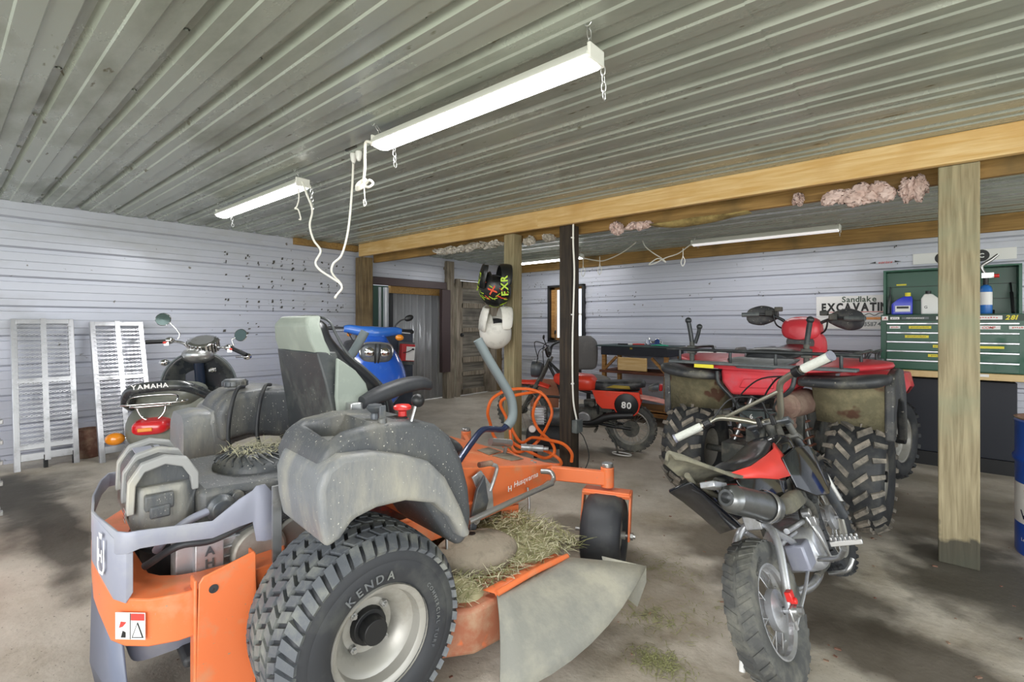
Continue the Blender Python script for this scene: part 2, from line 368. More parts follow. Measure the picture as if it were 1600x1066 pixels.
# window in the far wall
mat('window_light', 'cfdbe6', .5)
win = bpy.data.objects.new('window_1', None); COL.objects.link(win); win.location = (-3.91, FY, 1.31); struct(win)
mb = MB()
for (x, z, dx, dz) in [(-.285, 0, .03, .80), (.285, 0, .03, .80), (0, .385, .6, .03), (0, -.385, .6, .03)]: mb.box((x, -.02, z), (dx, .07, dz))
mb.build('window_frame', 'black', win, bev=.003)
mb = MB()
for (x, z, dx, dz) in [(-.24, 0, .06, .74), (.255, 0, .03, .74), (0, .355, .54, .03), (0, -.355, .54, .03)]: mb.box((x, .03, z), (dx, .06, dz))
mb.build('wood_reveal', 'crate_wood', win)
mb = MB(); mb.box((.06, .06, -.01), (.38, .02, .03)); mb.box((.02, .06, 0), (.02, .02, .7)); mb.build('sash_bar', 'white_paint', win)
g = bpy.data.materials.new('glass'); g.use_nodes = True; gb = g.node_tree.nodes['Principled BSDF']; gb.inputs['Transmission Weight'].default_value = 1; gb.inputs['Roughness'].default_value = .02; gb.inputs['IOR'].default_value = 1.02; MATS['glass'] = g
mb = MB(); mb.box((0, .075, 0), (.54, .004, .74)); mb.build('pane', 'glass', win)
# scuffed, flaking paint marks on the two walls, in rows between the ribs
mb = MB(); rq = random.Random(21)
for cy in (1.82, 2.02, 2.12, 2.27, 2.36, 2.47, 2.60, 2.80, 2.88, 2.98, 3.04):
    for z0 in (1.05, 1.285, 1.50, 1.72):
        for _ in range(rq.randint(1, 6) if z0 > 1.2 else rq.randint(0, 3)):
            y = cy+rq.gauss(0, .008); z = z0+rq.uniform(.0, .13); h = rq.uniform(.004, .03); w_ = rq.uniform(.002, .014); x = WX+.0095
            mb.add([(x, y-w_, z), (x, y+w_*.8, z+.003), (x, y+w_, z+h), (x, y-w_*.6, z+h*.9)], [(0, 1, 2, 3)])
mb.build('paint_flake_marks', 'scuff', wall_left, flat=True)
mb = MB()
for cx in (-4.75, -4.6, -4.45, -4.35, -3.5, -3.4, -3.3, -3.1, -2.9, -2.2, -1.4, -.9, -.3):
    for z0 in (1.24, 1.45, 1.66, 1.86):
        for _ in range(rq.randint(0, 5)):
            x = cx+rq.gauss(0, .02); z = z0+rq.uniform(.0, .11); h = rq.uniform(.003, .02); w_ = rq.uniform(.002, .010); y = FY-.0075
            mb.add([(x-w_, y, z), (x+w_*.8, y, z+.003), (x+w_, y, z+h), (x-w_*.6, y, z+h*.9)], [(0, 1, 2, 3)])
mb.build('paint_flake_marks', 'scuff', wall_far, flat=True)
# timber trims: wall plates, door posts, brown channel of the sliding door
def tbox(name, c, d, m, rot=None, bev=.003, kind='structure', label=None, cat=None):
    mb = MB(); mb.box((0, 0, 0), d, None); o = mb.build(name, m, None, bev=bev); o.location = c
    if rot: o.rotation_euler = rot
    if kind: o['kind'] = kind
    return tag(o, label, cat)
tbox('trim_1', (-.3, FY-.035, 1.997), (9.7, .04, .142), 'pine_plate')
tbox('trim_2', (WX+.03, 2.85, 2.035), (.05, .75, .07), 'pine_plate', rot=None)
tbox('trim_3', (WX+.02, 4.0, 1.685), (.06, 1.30, .095), 'brown_trim')
tbox('trim_4', (WX+.07, 4.545, 1.07), (.06, .15, 1.12), 'brown_trim')
tbox('trim_5', (WX+.01, 4.66, 1.08), (.10, .13, 1.90), 'gray_wood')
tbox('trim_6', (WX+.02, 4.815, .96), (.06, .07, 1.68), 'gray_wood')
tbox('trim_7', (WX+.0, 5.56, .96), (.08, .13, 1.70), 'gray_wood')
tbox('trim_8', (WX-.03, 5.17, 1.815), (.05, .78, .05), 'gray_wood')
tbox('trim_9', (WX+.01, 5.70, .96), (.03, .15, 1.66), 'post_brown')
# old plank-and-panel door
d1 = bpy.data.objects.new('door_1', None); COL.objects.link(d1); d1.location = (WX-.02, 5.17, .15); struct(d1)
mb = MB()
for (y, z, dy, dz) in [(-.275, .815, .10, 1.63), (.275, .815, .10, 1.63), (0, 1.58, .5, .1), (0, 1.28, .5, .07), (0, .93, .5, .06), (0, .50, .5, .08), (0, .30, .5, .06), (0, .04, .5, .08)]: mb.box((0, y, z), (.045, dy, dz))
mb.build('stile_frame', 'gray_wood', d1, bev=.004)
mb = MB(); mb.box((-.012, 0, .80), (.015, .5, 1.55)); mb.build('panel', 'gray_panel', d1)
mb = MB(); mb.ell((.05, -.27, .86), (.025, .028, .028)); mb.cyl((.02, -.27, .86), (.05, -.27, .86), .01); mb.build('door_knob', 'black', d1)
# sliding corrugated door leaf and dark opening left of it
d2 = bpy.data.objects.new('door_2', None); COL.objects.link(d2); d2.location = (WX-.10, 0, 0); struct(d2)
pts = []
y = 3.78
while y < 4.62: pts += [(y, 0), (y+.06, 0), (y+.07, .015), (y+.09, .015), (y+.10, 0)]; y += .115
mb = MB(); mb.grid([[(d, yy, z) for (yy, d) in pts] for z in (.145, 1.60)]); mb.build('corrugated_leaf', 'steel_sheet', d2, solid=.002)
mb = MB(); mb.box((.02, 4.2, 1.60), (.05, .9, .09)); mb.build('top_rail', 'pine_plate', d2)
mb = MB(); mb.box((-.35, 3.6, .9), (.02, .9, 1.55)); mb.build('back_panel', 'dark_green', d2)
mb = MB(); mb.cyl((0.03, 3.69, .15), (0.03, 3.69, 1.62), .035); mb.cyl((.03, 3.60, .15), (.03, 3.60, 1.62), .018); mb.build('steel_tube', 'steel_sheet', d2)
mb = MB(); mb.box((-.01, 3.47, .9), (.04, .10, 1.5)); mb.box((-.01, 3.79, .9), (.03, .05, 1.5)); mb.build('jamb', 'black', d2)
mb = MB()
for k in range(3): mb.lathe([(.022, 0), (.016, .002)], (.015, 3.475, 1.42+.055*k), 'x', 12)
mb.build('sticker', 'white_paint', d2)

# ================================================================ beams and posts
def post(label, x, y, s, z1, m, wet=True):
    mb = MB(); mb.box((0, 0, (z1)/2), (s, s, z1)); o = mb.build('support_post', m, None, bev=.004); o.location = (x, y, zf(x)); return tag(o, label, 'post')
BZ = 1.928
post('thick greenish weathered timber post with damp foot, at right in front of tool chest', .082, 3.275, .15, BZ, 'post_green')
post('dark stained timber post with a pale cable running down it', -2.19, 3.255, .11, BZ-zf(-2.19), 'post_dark')
post('light brown timber post with two helmets hanging on it', -2.77, 3.255, .11, BZ-zf(-2.77), 'post_tan')
post('brown timber post against the left wall under the beam end', -5.02, 3.25, .14, BZ-.14, 'post_brown')
mb = MB(); mb.box((0, 0, 0), (2.55, .04, .14)); o = mb.build('ceiling_beam', 'pine', bev=.003); o.location = (-3.70, 3.17, 1.998); tag(o, 'darker left length of yellow pine beam under the ribbed ceiling', 'beam', 'beam lengths')
mb = MB(); mb.box((0, 0, 0), (7.1, .04, .142)); o = mb.build('ceiling_beam', 'pine', bev=.003); o.location = (1.125, 3.17, 1.997); tag(o, 'long pale right length of yellow pine beam running over the thick post', 'beam', 'beam lengths')
mb = MB(); mb.box((0, 0, 0), (9.6, .04, .13)); o = mb.build('backing_board', 'pine_plate', bev=.003); o.location = (-.2, 3.378, 1.945); tag(o, 'brown backing board hidden behind the yellow pine beam', 'board')
# insulation hanging out from behind the beam
mat('ins_pink', 'ddc6be', .95, dirt='c2a59a', dscale=14, damt=.6, bump=.8, bscale=40); mat('ins_paper', '9d8a55', .9, dirt='6a5a36', dscale=8, damt=.6, bump=.5); mat('ins_white', 'cfc8bd', .95, dirt='9b927f', dscale=14, bump=.8, bscale=40)
def tuft(x, z, rx, rz, label, m='ins_pink', y=3.295, ry=.04, n=5, seed=1):
    rnd = random.Random(seed); mb = MB(); n = n*2
    for i in range(n):
        fx = (i+.5)/n*2-1; s = .55+.45*math.cos(fx*1.2)
        mb.ell((fx*rx*.8, rnd.uniform(-.3, .3)*ry, rnd.uniform(-.3, .35)*rz), (rx*1.6/n+rx*.12, ry*rnd.uniform(.6, 1.1), rz*s*rnd.uniform(.5, 1.0)), 20, 14, (rnd.uniform(-.4, .4), rnd.uniform(-.4, .4), 0))
    mb.v = [(x_+rnd.uniform(-.007, .007), y_+rnd.uniform(-.006, .006), z_+rnd.uniform(-.009, .009)) for x_, y_, z_ in mb.v]
    o = mb.build('insulation_tuft', m); o.location = (x, y, z); return tag(o, label, 'insulation', 'insulation tufts')
tuft(-.33, 1.865, .17, .055, 'large drooping pink insulation clump left of the thick post', seed=3)
tuft(-.09, 1.87, .06, .07, 'ragged pink insulation tuft touching the top of the thick post', n=4, seed=4)
tuft(-.62, 1.90, .025, .04, 'tiny pink insulation tuft hanging alone under the beam', y=3.345, n=2, seed=5)
tuft(-1.80, 1.87, .05, .05, 'pale pink insulation tuft right of the dark post', n=3, seed=6)
tuft(-1.62, 1.868, .10, .03, 'flat pink insulation strip in front of brown paper backing', n=4, seed=7)
tuft(-2.42, 1.868, .05, .03, 'small whitish insulation tuft just left of the dark post', 'ins_white', n=3, seed=8)
tuft(-2.62, 1.868, .055, .035, 'whitish insulation tuft between the helmet post and dark post', 'ins_white', n=3, seed=9)
tuft(-3.38, 1.885, .52, .018, 'long thin fringe of dirty insulation under the left beam', 'ins_white', n=14, seed=10)
mb = MB(); rows = []
for j in range(9):
    t = j/8; rows.append([(-.32+.64*t, .05*math.cos(a)*1.0, -.045*math.sin(a)*math.sin(PI*min(1, t+.05))-.003*math.sin(9*t)) for a in [PI*i/6 for i in range(7)]])
mb.grid(rows); o = mb.build('insulation_batt', 'ins_paper', solid=.004); o.location = (-1.2, 3.30, 1.86); tag(o, 'sagging brown paper-faced insulation batt under the beam', 'insulation')

# ================================================================ shop lights
mat('lamp_body', 'e4e4dc', .35); mat('lamp_on', 'ffffff', .4, emit=9); mat('lamp_low', 'ffffff', .4, emit=.3); mat('chain_steel', 'b9bab8', .3, .8)
def link_chain(mb, p, q, w=.008, L_=.028):
    p = V(p); q = V(q); d = q-p; n = max(2, int(d.length/(L_*.78))); u = d.normalized(); a = u.cross(V(0, 1, 0)) if abs(u.y) < .9 else u.cross(V(1, 0, 0)); a.normalize(); b = u.cross(a)
    for i in range(n):
        c = p+d*((i+.5)/n); s = a if i % 2 else b; h = d.length/n*.62
        mb.tube([c+u*h*math.cos(t)*1.0+s*w*math.sin(t) for t in [2*PI*k/8 for k in range(8)]], .0016, 5, 2, closed=True)
def shop_light(label, x0, x1, y, z, on, ends):
    L_ = x1-x0; t = thing('shop_light', label, 'ceiling light', ((x0+x1)/2, y, z))
    mb = MB(); mb.prism([(-.055, .0), (-.05, .012), (-.022, .045), (.022, .045), (.05, .012), (.055, 0), (.048, 0), (.02, .037), (-.02, .037), (-.048, 0)], 'yz', -L_/2, L_/2); mb.build('reflector', 'lamp_body', t, bev=.001)
    mb = MB(); mb.prism([(-.045, .002), (-.035, -.012), (0, -.018), (.035, -.012), (.045, .002), (.03, .03), (-.03, .03)], 'yz', -L_/2+.01, L_/2-.01); mb.build('diffuser', on, t, ang=60)
    for s in (-1, 1): mb = MB(); mb.box((s*L_/2, 0, .018), (.012, .085, .05)); mb.build('end_cap', 'lamp_body', t, bev=.003)
    for s, e_ in zip((-1, 1), ends):
        mb = MB(); x = s*(L_/2-.02); top = (x+e_[0], e_[1], CZ-z+.004)
        link_chain(mb, (x, 0, .045), top); mb.tube([V(top)+V(.012*math.cos(a), 0, .012*math.sin(a)-.008) for a in [PI*k/4 for k in range(8)]], .002, 6, 2, closed=True)
        link_chain(mb, V(x+.01, .058, .035), (x+.012, .066, .035-e_[2])); mb.build('chain', 'chain_steel', t)
    return t
shop_light('long lit shop light in the middle of the ribbed ceiling, nearest the viewer', -1.94, -.80, 1.335, 1.975, 'lamp_on', [(.0, -.045, .12), (.03, -.06, .13)])
shop_light('lit shop light nearest the left wall with a cord drooping from its end', -4.08, -2.83, 1.42, 1.975, 'lamp_on', [(-.02, -.03, .11), (.0, -.04, .16)])
shop_light('dim pale shop light in the rear bay left of the tool chest', -1.90, -.63, 5.08, 1.975, 'lamp_low', [(0, .0, .06), (.02, -.02, .08)])
shop_light('lit shop light far back, partly behind the dark post', -4.28, -3.28, 5.15, 1.975, 'lamp_on', [(0, 0, .05), (.0, 0, .05)])
def lamp(loc, p, sx_, nm):
    l = bpy.data.lights.new(nm, 'AREA'); l.shape = 'RECTANGLE'; l.size = sx_; l.size_y = .08; l.energy = p; o = bpy.data.objects.new(nm, l); COL.objects.link(o); o.location = loc
lamp((-1.37, 1.335, 1.95), 9, 1.1, 'tube_glow'); lamp((-3.45, 1.42, 1.95), 8, 1.1, 'tube_glow'); lamp((-3.8, 5.15, 1.95), 4, 1.0, 'tube_glow'); lamp((-1.26, 5.08, 1.95), 4, 1.1, 'tube_glow')
# ================================================================ vehicle materials
mat('m_orange', 'e27746', .33, 0, dirt='c98c66', dscale=7, damt=.3, speck=('9a8a70', 90, .70)); mat('m_gray', '777a7d', .42, dirt='a6a396', dscale=5, damt=.55, stretch=(1, 1, .35), speck=('d2cfc4', 150, .69), bump=.15, bscale=120)
mat('rib_gray', '9b9c9b', .45, dirt='b5b2a6', dscale=6, damt=.5); mat('m_dark', '505356', .45, dirt='7f7d74', dscale=5, damt=.45, stretch=(1, 1, .35), speck=('cfccc0', 140, .67), bump=.15, bscale=120)
mat('rubber', '5a5e63', .62, dirt='868880', dscale=9, damt=.5, bump=.15); mat('rubber_side', '303236', .55, dirt='515350', dscale=6, damt=.35)
mat('rim_gray', 'a9a7a0', .4, .35, dirt='8b877b', dscale=6, damt=.4); mat('steel', 'b7b8b8', .28, .85, dirt='8c8a84', dscale=10, damt=.3); mat('chrome', 'dcdcdc', .08, 1); mat('alu', 'c4c6ca', .35, .7, dirt='96948c', dscale=12, damt=.4)
mat('gunmetal', '55595e', .4, .4, dirt='7c7a70', dscale=8, damt=.5); mat('guard_gray', '9497a6', .35, .1, dirt='a7a8ab', dscale=4, damt=.4)
mat('seat_green', '8a938a', .5, dirt='a3aaa0', dscale=4, damt=.4); mat('seat_black', '202226', .28, dirt='3c3e40', dscale=5, damt=.3); mat('shell_black', '34383a', .45, dirt='5c5f5a', dscale=4, damt=.4, speck=('b5b3a8', 120, .70))
mat('foam_grip', '6b7577', .6); mat('navy', '27304a', .2, .2); mat('red', 'd8302c', .3); mat('red_plastic', 'c8373a', .35, dirt='a8484a', dscale=5, damt=.3); mat('yellow', 'e6d93a', .5)
mat('grass_dry', 'a09a78', .9); mat('grass_green', '86875a', .9); mat('grass_pale', 'cbc7a8', .9)
mat('rust', '7a5548', .8, .2, dirt='a58d78', dscale=9, damt=.6, bump=.3); mat('mud', '908676', .9, dirt='6f685a', dscale=12, damt=.5, bump=.4)
mat('label_white', 'f0efec', .5); mat('ink_black', '1b1b1b', .5); mat('ink_red', 'd04038', .5); mat('tray_blue', '6f7688', .4); mat('rubber_flap', '84847c', .7, dirt='a3a091', dscale=5, damt=.6, bump=.2); mat('deck_rust', 'a4654a', .6, dirt='b5a184', dscale=5, damt=.6, speck=('e0703c', 9, .6))
# ---------------------------------------------------------------- tyres: axis along local y
def tyre_surface(prof):
    """prof: (y, r) shoulder to shoulder; returns f(s in -1..1) -> (y, r, ny, nr)"""
    P = prof; d = [0]
    for a, b in zip(P, P[1:]): d.append(d[-1]+math.hypot(b[0]-a[0], b[1]-a[1]))
    T = d[-1]
    def f(s):
        t = (s+1)/2*T; t = min(max(t, 0), T)
        for i in range(len(P)-1):
            if t <= d[i+1]+1e-9: break
        u = (t-d[i])/(d[i+1]-d[i]); y = P[i][0]+(P[i+1][0]-P[i][0])*u; r = P[i][1]+(P[i+1][1]-P[i][1])*u
        # smooth normal
        e_ = .04*T
        def at(q):
            q = min(max(q, 0), T)
            for k in range(len(P)-1):
                if q <= d[k+1]+1e-9: break
            w_ = (q-d[k])/(d[k+1]-d[k]); return P[k][0]+(P[k+1][0]-P[k][0])*w_, P[k][1]+(P[k+1][1]-P[k][1])*w_
        a, b = at(t-e_), at(t+e_); ty, tr = b[0]-a[0], b[1]-a[1]; L_ = math.hypot(ty, tr) or 1
        return y, r, -tr/L_, ty/L_
    return f
def lug(mb, f, c, poly, h, taper=.85):
    """poly: list of (s, theta) corners"""
    m_s = sum(p[0] for p in poly)/len(poly); m_t = sum(p[1] for p in poly)/len(poly); A = []; B = []
    for s, t in poly:
        y, r, ny, nr = f(s); r -= .002; A.append((c[0]+r*math.cos(t), c[1]+y, c[2]+r*math.sin(t)))
        s2 = m_s+(s-m_s)*taper; t2 = m_t+(t-m_t)*taper; y, r, ny, nr = f(s2); y += ny*h; r += nr*h
        B.append((c[0]+r*math.cos(t2), c[1]+y, c[2]+r*math.sin(t2)))
    n = len(poly); mb.add(A+B, [tuple(range(n, 2*n))]+[(i, (i+1) % n, n+(i+1) % n, n+i) for i in range(n)])
def tyre_body(mb, c, R, W, r0, sq=.35, n=64):
    """round carcass: bead radius r0; sq = flatness of the tread"""
    h = W/2; P = [(-h*.72, r0), (-h*.9, r0+(R-r0)*.18), (-h, r0+(R-r0)*.5), (-h*.97, r0+(R-r0)*.75), (-h*.86, R-(R-r0)*.10), (-h*sq*1.6, R-(R-r0)*.02), (0, R)]
    P = P+[(-y, r) for y, r in P[-2::-1]]; Q = [(p.x, p.y) for p in catmull([(y, r, 0) for y, r in P], 3)]
    mb.lathe([(r, y) for y, r in Q], c, 'y', n)
    sh = [(y, r) for y, r in Q if r > r0+(R-r0)*.72]; return tyre_surface(sh)
def rim(mb, c, r, W, dish, hubr, n=40, side=-1, holes=0):
    """pressed steel wheel: lip, well and dish seen from the given side"""
    s = side; y = W/2
    P = [(r+.008, s*y*.98), (r+.010, s*y*.92), (r-.004, s*y*.90), (r-.010, s*(y-.02)), (r-.016, s*(y-.05)), (r-.03, s*(y-.055)), (r*.62, s*(y-dish*.8)), (r*.55, s*(y-dish)), (hubr, s*(y-dish))]
    mb.lathe(P, c, 'y', n); mb.lathe([(r+.004, s*y*.9), (r-.012, 0), (r+.004, -s*y*.9)], c, 'y', n)
    mb.lathe([(hubr, s*(y-dish)), (.001, s*(y-dish))], c, 'y', n)
def grass(mb, x0, x1, y0, y1, z, n, L_=.05, pile=0, rnd=random, w=.0012, keep=None):
    for _ in range(n):
        x = rnd.uniform(x0, x1); y = rnd.uniform(y0, y1)
        if keep and not keep(x, y): continue
        zz = (z(x, y) if callable(z) else z)+rnd.random()*pile; a = rnd.uniform(0, 2*PI); l = L_*rnd.uniform(.4, 1.2)
        d = V(math.cos(a), math.sin(a), rnd.uniform(-.35, .45)*(1 if pile else .1))*l; s = V(-math.sin(a), math.cos(a), .2)*w; p = V(x, y, zz+.002)
        mb.add([p-s, p+s, p+d*.5+s+V(0, 0, .003), p+d*.5-s+V(0, 0, .003), p+d+s*.4, p+d-s*.4], [(0, 1, 2, 3), (3, 2, 4, 5)])

# ================================================================ ride-on mower
mow = thing('ride_on_mower', 'orange and grey zero-turn ride-on mower caked with grass clippings, in the foreground', 'mower', (-1.906, .851, 0), DEG(83.6))
def mow_wheel(cy, side, name='rear_wheel', full=True):
    c = (.0, cy, .3); R = .284; W = .32
    w_ = thing(name, None, None, (.05, cy, .285 if side > 0 else .283)); w_.parent = mow; c = (0, 0, 0)
    mb = MB(); f = tyre_body(mb, c, R-.013, W, .140, .30, 72)
    trd = MB()
    if full:
        for k in range(44):
            for j, s in enumerate([-.84, -.56, -.28, 0, .28, .56, .84]):
                t = 2*PI*(k+(.5 if j % 2 else 0)*1)/44; dt = PI/44*.78; sk = .03*(1 if j % 2 else -1); hs = .125 if abs(s) < .7 else .16
                lug(trd, f, c, [(s-hs, t-dt-sk), (s+hs, t-dt+sk), (s+hs, t+dt+sk), (s-hs, t+dt-sk)], .013, .86)
    trd.build('tread_blocks', 'rubber', w_, ang=30) if full else None; mb.build('tyre', 'rubber_side', w_, ang=30)
    mb = MB(); mb.lathe([(.146, side*W*.46), (.155, side*W*.485), (.18, side*W*.508), (.205, side*W*.508), (.212, side*W*.502)], c, 'y', 64); mb.build('sidewall', 'rubber_side', w_)
    if side < 0:
        arctext('KENDA', .032, (0, -W*.514, 0), .166, DEG(128), 'rubber', w_, name='sidewall_lettering', bold=.02, gap=.3)
        arctext('COMMERCIAL TURF', .016, (0, -W*.512, 0), .172, DEG(38), 'rubber', w_, name='sidewall_lettering', bold=.02, gap=.3)
    mb = MB(); rim(mb, c, .138, W, .10, .045, side=side); mb.build('rim', 'rim_gray', w_)
    mb = MB(); y = side*(W/2-.10); mb.cyl((0, y, 0), (0, y+side*.055, 0), .04, .036, 24).cyl((0, y, 0), (0, y+side*.02, 0), .055, .05, 24); mb.build('hub', 'black', w_, bev=.002)
    for k in range(4):
        a = PI/4+PI/2*k; p = V(.068*math.cos(a), y, .068*math.sin(a)); mb = MB(); mb.cyl(p, p+V(0, side*.016, 0), .011, n=6); mb.cyl(p, p+V(0, side*.024, 0), .006, n=8); mb.build('lug_nut', 'steel', w_)
    return w_
mow_wheel(-.58, -1); mow_wheel(.60, 1, full=False)
def mpart(mb, name, m, **k): return mb.build(name, m, mow, **k)
# fenders and consoles (mirrored pair)
ARCH = [(-.115, .585), (-.13, .66), (-.135, .74), (-.115, .79), (-.07, .815), (.02, .81), (.125, .78), (.20, .75), (.26, .69), (.32, .58), (.36, .485), (.325, .48), (.28, .56), (.22, .62), (.12, .652), (.03, .655), (-.04, .64), (-.075, .60)]
CONS = [(-.10, .66), (-.115, .78), (-.09, .835), (-.04, .862), (.06, .874), (.18, .866), (.26, .845), (.315, .80), (.36, .72), (.39, .62), (.40, .53), (.39, .46), (.35, .43), (.30, .48), (.2, .64), (0, .68)]
for s, nm in ((-1, 'right'), (1, 'left')):
    mb = MB(); a, b = sorted((s*.745, s*.42)); mb.prism(ARCH, 'xz', a, b); mpart(mb, 'fender', 'm_gray', bev=.035, bseg=5, ang=50)
    a, b = sorted((s*.695, s*.36)); mb = MB(); mb.prism(CONS, 'xz', a, b); c = mpart(mb, 'side_console', 'm_dark', bev=.028, bseg=5, ang=50)
    if s < 0:   # storage tray cut into the top
        cut = MB(); cut.prism([(-.075, -.66), (.03, -.655), (.055, -.62), (.06, -.47), (-.06, -.455)], 'xy', .80, .90); co = cut.build('tray_cutter', None); 
        bo = c.modifiers.new('t', 'BOOLEAN'); bo.object = co; bo.operation = 'DIFFERENCE'; co.parent = mow
        dg = bpy.context.evaluated_depsgraph_get(); me = bpy.data.meshes.new_from_object(c.evaluated_get(dg)); c.modifiers.clear(); c.data = me; bpy.data.objects.remove(co)
        mb = MB(); mb.box((-.01, -.558, .8035), (.15, .21, .003)); mpart(mb, 'storage_tray', 'tray_blue')
# seat
mb = MB(); mb.body([(.60, .25, 0, .14, .25, 4), (.75, .245, 0, .14, .255, 4), (.88, .222, 0, .127, .25, 4), (.96, .185, 0, .105, .235, 3.5), (1.04, .125, 0, .06, .205, 3.5), (1.11, .075, 0, .05, .185, 3.5), (1.16, .065, 0, .048, .17, 3), (1.185, .062, 0, .02, .12, 3)], 'z', 32, 4); seat = mpart(mb, 'backrest', 'seat_black', ang=60)
seat.location = (.035, 0, 0)
mb = MB(); mb.loft([[(F+.0, y*.93, z) for (F, y) in [(f0, -w_), (f0-.012, -w_*.5), (f0-.015, 0), (f0-.012, w_*.5), (f0, w_), (f0+.07, w_*1.03), (f0+.07, -w_*1.03)]] for (z, f0, w_) in [(.62, .105, .265), (.8, .09, .265), (.95, .06, .25), (1.06, .038, .225)]]); mb.build('back_shell', 'shell_black', seat, bev=.006)
mb = MB(); mb.loft([[(F, y, z) for (F, y) in [(f0, -w_), (f0-.008, 0), (f0, w_), (f0+.05, w_*1.08), (f0+.05, -w_*1.08)]] for (z, f0, w_) in [(1.04, .045, .205), (1.10, .022, .19), (1.16, .012, .17), (1.192, .03, .14)]]); mb.build('head_panel', 'seat_green', seat, bev=.01, bseg=3)
mb = MB(); mb.prism([(.11, .70), (.235, .70), (.225, .86), (.20, .94), (.16, .99), (.12, 1.02), (.09, 1.04), (.085, .9)], 'xz', -.266, -.245); mb.build('side_panel', 'seat_green', seat, bev=.006)
mb = MB(); mb.tube([(.30, -.262, .70), (.29, -.264, .84), (.262, -.257, .93), (.21, -.244, .99), (.15, -.218, 1.05), (.118, -.193, 1.12), (.10, -.17, 1.17), (.075, -.12, 1.19), (.07, 0, 1.192), (.075, .12, 1.19)], .005, 8); mb.build('piping', 'shell_black', seat)
mb = MB(); mb.body([(.22, 0, .60, .24, .05), (.45, 0, .61, .25, .06), (.68, 0, .60, .24, .06), (.74, 0, .59, .2, .04)], 'x', 24); mpart(mb, 'seat_cushion', 'seat_black')
mb = MB(); mb.body([(.20, -.30, .875, .028, .022, 3), (.26, -.30, .895, .036, .03, 3), (.36, -.30, .92, .036, .03, 3), (.44, -.30, .928, .035, .027, 3), (.485, -.30, .918, .028, .022, 3), (.495, -.30, .912, .01, .008, 3)], 'x', 20); arm = mpart(mb, 'armrest', 'blackp', ang=60)
mb = MB(); mb.box((.19, -.285, .86), (.07, .05, .035)); mb.cyl((.215, -.34, .845), (.215, -.28, .845), .018); mb.box((.25, -.275, .76), (.02, .012, .20), (0, -.25, 0)); mb.build('armrest_bracket', 'steel', arm, bev=.003)
# console controls
KD = [(.095, -.60), (.09, -.655), (.195, -.60), (.17, -.665)]
mb = MB(); mb.lathe([(.012, .86), (.013, .885), (.011, .89), (.022, .90), (.025, .908), (.02, .916), (.001, .92)], (.095, -.60, 0), 'z', 20); mpart(mb, 'choke_knob', 'gunmetal')
mb = MB(); mb.lathe([(.024, .862), (.022, .868), (.014, .87), (.012, .885), (.001, .886)], (.085, -.665, 0), 'z', 20); mb.box((.085, -.665, .902), (.02, .008, .04)); mpart(mb, 'ignition_key', 'gunmetal', bev=.002)
mb = MB(); mb.lathe([(.02, .856), (.02, .86), (.014, .862), (.013, .885), (.028, .892), (.028, .90), (.022, .905), (.001, .906)], (.19, -.60, 0), 'z', 20); mpart(mb, 'blade_switch_knob', 'red')
mb = MB(); mb.tube([(.175, -.675, .86), (.195, -.67, .91)], .005); t_ = mpart(mb, 'throttle_lever', 'steel'); mb = MB(); mb.ell((.203, -.67, .925), (.021, .021, .021)); mb.build('ball_knob', 'black', t_)
mb = MB(); mb.box((.17, -.60, .867), (.05, .05, .006)); mpart(mb, 'switch_plate', 'black', bev=.002)
# steering levers
mb = MB(); mb.tube([(.58, -.37, .60), (.66, -.35, .655), (.74, -.33, .70), (.82, -.31, .692), (.885, -.30, .68), (.93, -.30, .70)], .014, 12); st = mpart(mb, 'steering_lever', 'navy', ang=60)
mb = MB(); mb.tube([(.915, -.30, .688), (.945, -.30, .715), (.962, -.29, .755), (.955, -.28, .82), (.915, -.26, .90), (.865, -.235, .99), (.815, -.21, 1.09)], .022, 16); mb.build('foam_grip', 'foam_grip', st)
mb = MB(); mb.tube([(.50, .42, .62), (.47, .40, .82), (.44, .36, .99)], .014); st = mpart(mb, 'steering_lever', 'navy'); mb = MB(); mb.tube([(.445, .36, .97), (.49, .34, 1.05), (.525, .32, 1.125)], .022, 16); mb.build('foam_grip', 'foam_grip', st)
# fuel cap and vent hoses on the left tank
mb = MB(); mb.lathe([(.045, .845), (.05, .85), (.05, .87), (.043, .878), (.001, .88)], (-.015, .50, .035), 'z', 28)
for k in range(14): a = 2*PI*k/14; mb.box((-.015+.05*math.cos(a), .50+.05*math.sin(a), .895), (.008, .008, .02), (0, 0, a))
mpart(mb, 'fuel_cap', 'gunmetal', bev=.002)
for x_, d in ((-.06, 0), (.02, .03)):
    mb = MB(); mb.tube([(x_+.06+d, .42, .885), (x_+.02+d, .36, .885), (x_-.01+d, .33, .82), (x_-.03+d, .30, .70), (x_-.02+d, .27, .62)], .008, 10); mpart(mb, 'vent_hose', 'blackp')
mb = MB(); mb.body([(-.235, .55, .65, .11, .10, 5), (-.225, .55, .66, .13, .12, 5), (-.17, .55, .66, .13, .13, 5), (-.10, .55, .65, .13, .13, 5)], 'x', 24, 1); mpart(mb, 'rear_fender_hump', 'm_gray', ang=60)
